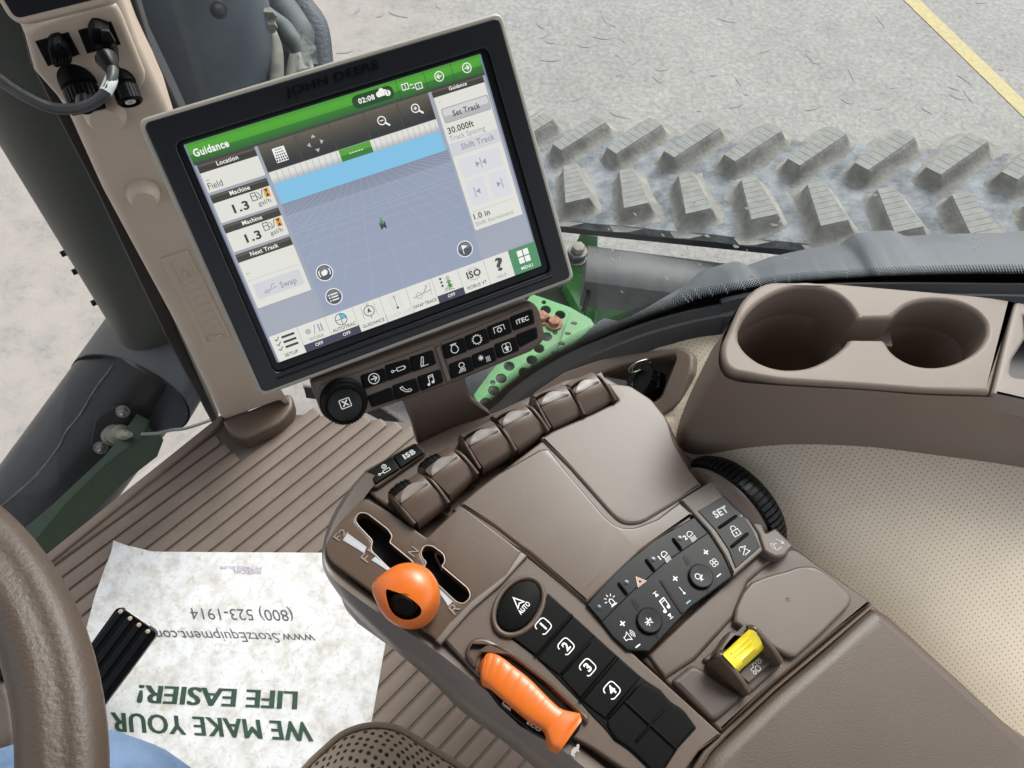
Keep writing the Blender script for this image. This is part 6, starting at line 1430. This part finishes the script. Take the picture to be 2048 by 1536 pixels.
for c in ((333, 1246), (521, 1076), (704, 918), (886, 773)):
    obj('indicator_lamp', lathe_bm(KF.at(*Y4(*c), .0018), (0, 0, 1), [(.0022, 0), (.002, .0004), (0, .0006)], 14), mat('lamp_dark', srgb(48, 54, 58), .2), con)
def beacon(A): A.line([(-1.4, -2), (-1.2, 1), (0, 2), (1.2, 1), (1.4, -2)], .5, WHT, True); A.rect(-2.4, -3, 2.4, -2.4, WHT); [A.line([(2.6 * math.cos(R(a)), 1 + 2.6 * math.sin(R(a))), (4.3 * math.cos(R(a)), 1 + 4.3 * math.sin(R(a)))], .5, WHT, keep=True) for a in (10, 50, 90, 130, 170)]
def lampi(A, n):
    A.ring(.8, 1.4, 2.1, .55, WHT, -20, 230); A.line([(-.8, .4), (2.8, .7)], .45, WHT)
    for i in range(5): A.line([(-.8 + i * .9, -.6), (-1.6 + i * .9, -3.8)], .4, WHT, keep=True)
    A.text(n, -3.6, .2, 3.0, WHT, bold=.03)
for c, f in (((420, 1205), beacon), ((612, 1065), None), ((785, 900), '1'), ((960, 762), '2')):
    A = Art(F4(c))
    if f is None:
        A.line([(-3.4, -2.4), (3.4, -2.4), (0, 3.4)], .5, mat('amber_print', srgb(228, 196, 176), .5), True); A.line([(-1.9, -1.5), (1.9, -1.5), (0, 1.8)], .5, MATS['amber_print'], True)
    elif isinstance(f, str): lampi(A, f)
    else: f(A)
    A.build('icon', con, KF.n)
for c in ((674, 1337), (1025, 1035)):
    p = KF.at(*Y4(*c), .0008)
    obj('rocker_recess', lathe_bm(p, (0, 0, 1), [(.0105, 0), (.0105, .0003), (0, .0003)], 40), BLG, con)
    slab('rocker_slot', Y4([(c[0] - 122, c[1] - 140, 12), (c[0] - 96, c[1] - 150, 12), (c[0] - 60, c[1] - 95), (c[0] - 84, c[1] - 72)]), KF, .0012, .001, BLG, con, bev=0)
    obj('rocker_button', lathe_bm(p + Vector((.0002, -.0002, .0003)), (0, 0, 1), [(.0096, 0), (.0096, .0022), (.0088, .0031), (0, .0029)], 40), BLS, con)
    slab('rocker_notch', Y4([(c[0] + 44, c[1] + 86), (c[0] + 58, c[1] + 84), (c[0] + 66, c[1] + 112), (c[0] + 52, c[1] + 116)]), KF, .0012, .001, BLG, con, bev=0)
def one(c, fn, h=.0009):
    A = Art(F4(c, h)); fn(A); A.build('icon', con, KF.n)
plus = lambda A, m=WHT: (A.rect(-1.9, -.45, 1.9, .45, m), A.rect(-.45, -1.9, .45, 1.9, m)); minus = lambda A, m=WHT: A.rect(-1.9, -.4, 1.9, .4, m)
BLU = mat('blue_print', srgb(120, 196, 214), .5)
one((495, 1355), plus); one((600, 1508), minus); one((855, 1048), plus); one((945, 1208), lambda A: minus(A, BLU)); one((1065, 868), plus); one((1152, 1026), minus)
one((540, 1440), lambda A: (A.line([(-3.4, -1.2), (-1.8, -1.2), (.2, -2.8), (.2, 2.8), (-1.8, 1.2), (-3.4, 1.2)], .45, WHT, True), [A.ring(.4, 0, 1.4 + i, .4, WHT, -50, 50, keep=True) for i in range(3)]))
one((780, 1230), lambda A: icon(A, 'note')); one((722, 1155), lambda A: (A.poly([(-1.4, -1.6), (1.4, -1.6), (0, 1)], WHT), A.rect(-1.4, 1, 1.4, 1.5, WHT))); one((822, 1305), lambda A: (A.poly([(-1.4, 1.6), (1.4, 1.6), (0, -1)], WHT), A.rect(-1.4, -1.5, 1.4, -1, WHT)))
one((675, 1343), lambda A: (A.line([(-2.6, -.8), (2.6, 1.4)], .5, WHT), A.line([(-1.2, -2.4), (.2, 2.6), (1.8, -1.8), (-2.4, 1), (2.4, .2)], .5, WHT)), .0041)
one((1022, 1040), lambda A: (A.ring(-.6, 1.2, 1.8, .5, WHT), A.line([(-1, -2.4), (1.2, -.4), (2.8, .4)], .6, WHT), A.line([(-.2, -1), (1, -2.6)], .6, WHT)), .0041)
one((900, 1128), lambda A: (A.line([(0, -2.6), (0, 2.6)], .45, WHT), A.circ(0, -2.4, .8, WHT, 10)))
one((1120, 940), lambda A: [A.ring(1.5 * math.cos(R(90 * k + 45)), 1.5 * math.sin(R(90 * k + 45)), 1.3, .45, WHT, n=12, keep=True) for k in range(4)])
slab('panel_groove', Y4([(745, 1060, 12), (765, 1050, 12), (915, 1280, 12), (895, 1292, 12)]), KF, .0014, .001, BLG, con, bev=.0003)
# set / lock panel with frame
setf = Y4([(888, 512, 4), (1105, 378, 8), (1210, 468), (1330, 600), (1420, 740), (1455, 855, 6), (1255, 1030, 4), (1190, 880), (1090, 725), (985, 610)])
slab('set_frame', setf, KF, .003, .012, BRS, con, bev=.0014)
setb = Y4([(1012, 585), (1205, 475, 6), (1300, 590), (1385, 715), (1435, 832, 6), (1268, 978, 4), (1220, 850), (1130, 715)])
slab('set_panel', setb, KF, .0038, .002, BLS, con, bev=.0005)
for a, b in (((1155, 700), (1270, 622)), ((1238, 832), (1348, 742))):
    p, q = KF.at(*Y4(*a), .0038), KF.at(*Y4(*b), .0038); obj('key_ridge', tube_bm([p, p.lerp(q, .06) + Vector((0, 0, .0008)), p.lerp(q, .94) + Vector((0, 0, .0008)), q], .0013, 8), BLG, con)
A = Art(F4((1165, 595), .0039, 100, -52)); A.text('SET', 0, -2.2, 4.8, WHT, wd=11.5, bold=.03); A.circ(11.5, -8.8, .9, MATS['lamp_dark'], 12); A.build('icon', con, KF.n)
A = Art(F4((1262, 722), .0039, 100, -58)); A.line([(-2.6, -3.6), (2.6, -3.6), (2.6, .4), (-2.6, .4)], .55, WHT, True); A.ring(0, 1.8, 1.9, .55, WHT, -30, 210); A.rect(-.4, -2.6, .4, -1, WHT); A.build('icon', con, KF.n)
A = Art(F4((1325, 850), .0039, 100, -58)); A.line([(-3, -2.8), (2.4, 1.6), (-1, 2.6), (3, -2.6), (-2, -3.4)], .5, WHT); A.line([(-3.4, .2), (-2.6, 2.2), (-.8, 2.8)], .4, WHT); A.build('icon', con, KF.n)
# ribbed depth wheel
wa, wb = K(.672).at(*Y4(1062, 318)), K(.672).at(*Y4(1472, 728)); wcen = (wa + wb) / 2; wr = .052
wdir = (wb - wa).normalized(); waxs = Vector((-wdir.y, wdir.x, 0)).normalized()
if waxs.dot(ray(1600, 900)) < 0: waxs = -waxs
wcen = wcen + Vector((0, 0, .0135 - wr)) ; 
prof = [(wr * .80, -.001), (wr * .97, .0), (wr * 1.02, .002), (wr * 1.03, .010), (wr * 1.01, .016), (wr * .93, .0215), (wr * .8, .024), (0, .024)]
ww = obj('depth_wheel', lathe_bm(wcen + waxs * .003, waxs, prof, 96), BLG, con, angle=30)
u_ = wdir; v_ = waxs.cross(u_)
for k in range(64):
    a = 2 * math.pi * k / 64; rd = u_ * math.cos(a) + v_ * math.sin(a)
    if rd.z < .2: continue
    tq = waxs.cross(rd); wq = wr * 2 * math.pi / 64 * .86
    secs = []
    for r_2, h_2 in ((wr * .98, .0035), (wr * 1.05, .0045), (wr * 1.065, .011), (wr * 1.045, .018), (wr * .96, .0240)):
        c3 = wcen + waxs * h_2 + rd * r_2; secs.append([c3 - tq * wq / 2 - rd * .002, c3 - tq * wq * .42, c3 + tq * wq * .42, c3 + tq * wq / 2 - rd * .002])
    obj('wheel_tread', grid_bm(secs), BLS, ww)
bm = lathe_bm(wcen - waxs * .009, waxs, [(wr * .4, -.002), (wr * .80, 0), (wr * .9, .002), (wr * .99, .010), (wr * .99, .012)], 64)
obj('wheel_collar', bm, BRS, con, angle=40)
slab('wheel_apron', Y4([(1105, 378), (1065, 325, 6), (1200, 385), (1345, 520), (1440, 650), (1475, 735, 8), (1540, 700, 10), (1672, 828, 8), (1590, 905, 40), (1520, 900, 40), (1460, 855), (1420, 740), (1330, 600), (1210, 468)]), KF, .0015, .012, BRS, con, bev=.002)
A = Art(fr(KF, Y4(1545, 815), Y4(1600, 772), .001, .0018)); A.line([(-3.6, -3), (-4.6, 1.6), (-3.4, 3.2), (-2, 1.6), (-3, -2.6)], .4, WHT); A.line([(-3.6, -3.8), (2, -3.8)], .4, WHT); A.line([(-1.8, .4), (-.2, 1.6), (1, .2)], .4, WHT); A.line([(3, 3.6), (5.6, -2.6)], .45, WHT); A.line([(3.4, -1.4), (5.6, -2.8), (6, -.2)], .45, WHT); A.build('icon', con, KF.n)
# recessed lower deck with lid, yellow switch and square pad
KL = K(.662)
slab('lower_deck', Y5([(-60, 830), (250, 560), (700, 130), (950, 110, 30), (1100, 225), (1445, 462, 20), (1130, 725), (800, 1000), (462, 1310, 10)]), KL, 0, .012, BR, con, bev=.003)
slab('deck_slope', Y5([(-20, 800), (240, 560), (530, 290), (720, 130), (800, 190), (640, 330), (545, 560), (300, 830), (100, 960)]), KL, .0032, .006, BR, con, bev=.003, seg=4)
lid = Y5([(545, 592, 20), (556, 500), (600, 400), (660, 330), (760, 290), (900, 252, 60), (960, 228, 50), (1075, 225, 50), (1180, 300), (1312, 425, 30), (1300, 480, 30), (1120, 660), (935, 828, 40), (850, 790, 30), (700, 690)])
slab('deck_lid', lid, KL, .0065, .008, BRS, con, bev=.0025, seg=4)
obj('lid_dimple', lathe_bm(KL.at(*Y5(890, 447), .0064), (0, 0, 1), [(.0018, 0), (.0013, .0003), (.0008, .0001), (0, 0)], 16), BRG, con)
slab('square_pad', Y5([(135, 975, 40), (280, 855, 50), (590, 1060, 30), (575, 1110, 40), (440, 1225, 40), (395, 1232, 40)]), KL, .005, .007, BRD, con, bev=.004, seg=5)
hs_ = slab('switch_housing', Y5([(340, 830, 20), (430, 760), (540, 640, 10), (690, 680), (860, 845, 30), (845, 880, 30), (660, 1045, 20), (620, 1030, 20)]), KL, .004, .006, BRD, con, bev=.002)
for fa in ([(640, 618, .692), (690, 640, .695), (790, 750, .688), (858, 850, .676)], [(432, 800, .690), (470, 810, .692), (570, 930, .686), (650, 1045, .674)]):
    P = smooth_open([K(z_).at(*Y5(x_, y_)) for x_, y_, z_ in fa], 5); nr = (P[-1] - P[0]); nr.z = 0; nr = Vector((-nr.y, nr.x, 0)).normalized() * .0022
    back_ = K(.668).at(*Y5(fa[0][0] - 100, fa[0][1] + 20))
    bm = grid_bm([[Vector((p.x, p.y, .660)) - nr for p in P], [p - nr - Vector((0, 0, .0012)) for p in P], [p - nr * .5 for p in P], [p + nr * .5 for p in P], [p + nr - Vector((0, 0, .0012)) for p in P], [Vector((p.x, p.y, .660)) + nr for p in P]])
    obj('switch_cheek', bm, BRG, con, angle=50)
slab('cheek_back', Y5([(440, 765), (520, 645), (610, 660), (640, 618), (470, 800), (432, 805)]), KL, .022, .02, BRD, con, bev=.003)
yr = []
for j, ((xa, ya), (xb, yb), z_) in enumerate((((470, 800), (640, 640), .693), ((478, 812), (668, 645), .6955), ((500, 835), (690, 662), .694), ((522, 858), (708, 690), .692), ((545, 885), (722, 722), .690), ((562, 905), (735, 756), .684), ((574, 915), (738, 768), .674))):
    a, b = K(z_).at(*Y5(xa, ya)), K(z_).at(*Y5(xb, yb)); yr.append([a.lerp(b, k / 10) + Vector((0, 0, -.004 * math.sin(math.pi * k / 10) * (1 if j < 4 else .3))) for k in range(11)])
obj('yellow_rocker', grid_bm([[p + Vector((0, 0, -.02)) for p in yr[0]]] + yr), YEL, con, angle=60)
for j in (1.6, 2.6):
    i0 = int(j); P = [yr[i0][k].lerp(yr[i0 + 1][k], j - i0) + Vector((0, 0, .0004)) for k in range(2, 9)]; obj('rocker_rib', tube_bm(P, .0006, 6), YEL, con)
slab('rocker_face', Y5([(575, 925), (735, 770), (800, 838), (640, 985)]), K(.672), 0, .006, BRD, con, bev=.0006)
A = Art(fr(K(.672), Y5(688, 885), Y5(740, 840), .001, .0002)); A.ring(-3.6, -1.8, 1.1, .4, WHT, n=12); A.ring(.4, -1.2, 1.9, .4, WHT, n=16); A.line([(-4.6, -.2), (-4.4, 1.4), (-1.4, 1.4), (-1.2, 3.2), (1.4, 3.2), (2, 1)], .4, WHT); A.line([(2.4, 2.6), (2.8, 3.4), (6.4, 3.4), (6.8, .4)], .4, WHT); A.ring(4.6, 1.4, 1.1, .4, WHT, n=12); A.build('icon', con, Vector((0, 0, 1)))
slab('black_notch', Y5([(572, 915), (592, 898), (600, 910), (580, 925)]), K(.674), 0, .003, BLG, con, bev=0)
slab('black_notch', Y5([(704, 782), (735, 766), (738, 776), (710, 798)]), K(.674), 0, .003, BLG, con, bev=0)
slab('rear_trim', Y5([(262, 1560), (350, 1420), (462, 1318, 6), (800, 1012), (1130, 735), (1380, 520), (1445, 468, 6), (1452, 490, 6), (1390, 545), (1140, 758), (815, 1032), (500, 1330), (395, 1440), (310, 1580)]), KL, .0075, .01, BRG, con, bev=.002, seg=4)
# dust crumbs in the corners
CRM = mat('crumb', srgb(190, 178, 160), .8)
bm = bmesh.new(); random.seed(21)
def crumb(p, r):
    vs = [bm.verts.new(p + Vector((random.uniform(-1, 1), random.uniform(-1, 1), random.uniform(0, 1))) * r) for _ in range(4)]
    for f in ((0, 1, 2), (0, 2, 3), (0, 3, 1), (1, 3, 2)): bm.faces.new([vs[k] for k in f])
for _ in range(90):
    t = random.random(); crumb(KL.at(*Y5(470 + 650 * t + random.gauss(0, 10), 1180 - 560 * t + random.gauss(0, 10)), .0002), random.uniform(.0003, .0009))
for _ in range(60):
    x, y = random.uniform(150, 1900), random.uniform(150, 1400); crumb(KC.at(*Y6(x, y), .0014), random.uniform(.0002, .0005))
o = obj('dust_crumbs', bm, CRM, con, smooth=False); o['kind'] = 'stuff'
# ------------------------------------------------------------------ armrest
arm = thing('armrest', 'wide brown grained vinyl armrest cushion behind the console', 'armrest', K(.60).at(1650, 1450))
KR = K(.672)
ao = Y5([(1455, 478, 90), (1560, 545), (1750, 715), (2047, 985), (2700, 1600), (2700, 2200), (200, 2200), (330, 1536), (420, 1420), (510, 1335, 30), (820, 1040), (1150, 760)])
ap = px2(fillet(ao), KR, 0); ap = clean2(ap); ap = ap if area2(ap) > 0 else ap[::-1]
bm = bmesh.new(); prev = None
for dn_, dz in ((-.002, -.05), (-.002, -.012), (0, -.007), (.0012, -.0035), (.004, -.0014), (.008, -.0004), (.011, .0001)):
    ring_ = [bm.verts.new(KR.w(x, y, dz)) for x, y in inset2(ap, dn_)]
    if prev:
        for i in range(len(ring_)):
            j = (i + 1) % len(ring_); bm.faces.new((prev[i], prev[j], ring_[j], ring_[i]))
    prev = ring_
es = [bm.edges.get((prev[i], prev[(i + 1) % len(prev)])) for i in range(len(prev))]
for f in [g for g in bmesh.ops.triangle_fill(bm, edges=es, use_beauty=True, normal=(0, 0, 1))['geom'] if isinstance(g, bmesh.types.BMFace)]:
    f.normal_update()
    if f.normal.z < 0: f.normal_flip()
obj('cushion', bm, LTH, arm, angle=80, wn=True)
slab('arm_frame', ao, K(.63), 0, .05, BRD, arm, bev=.003, grow=-.004)
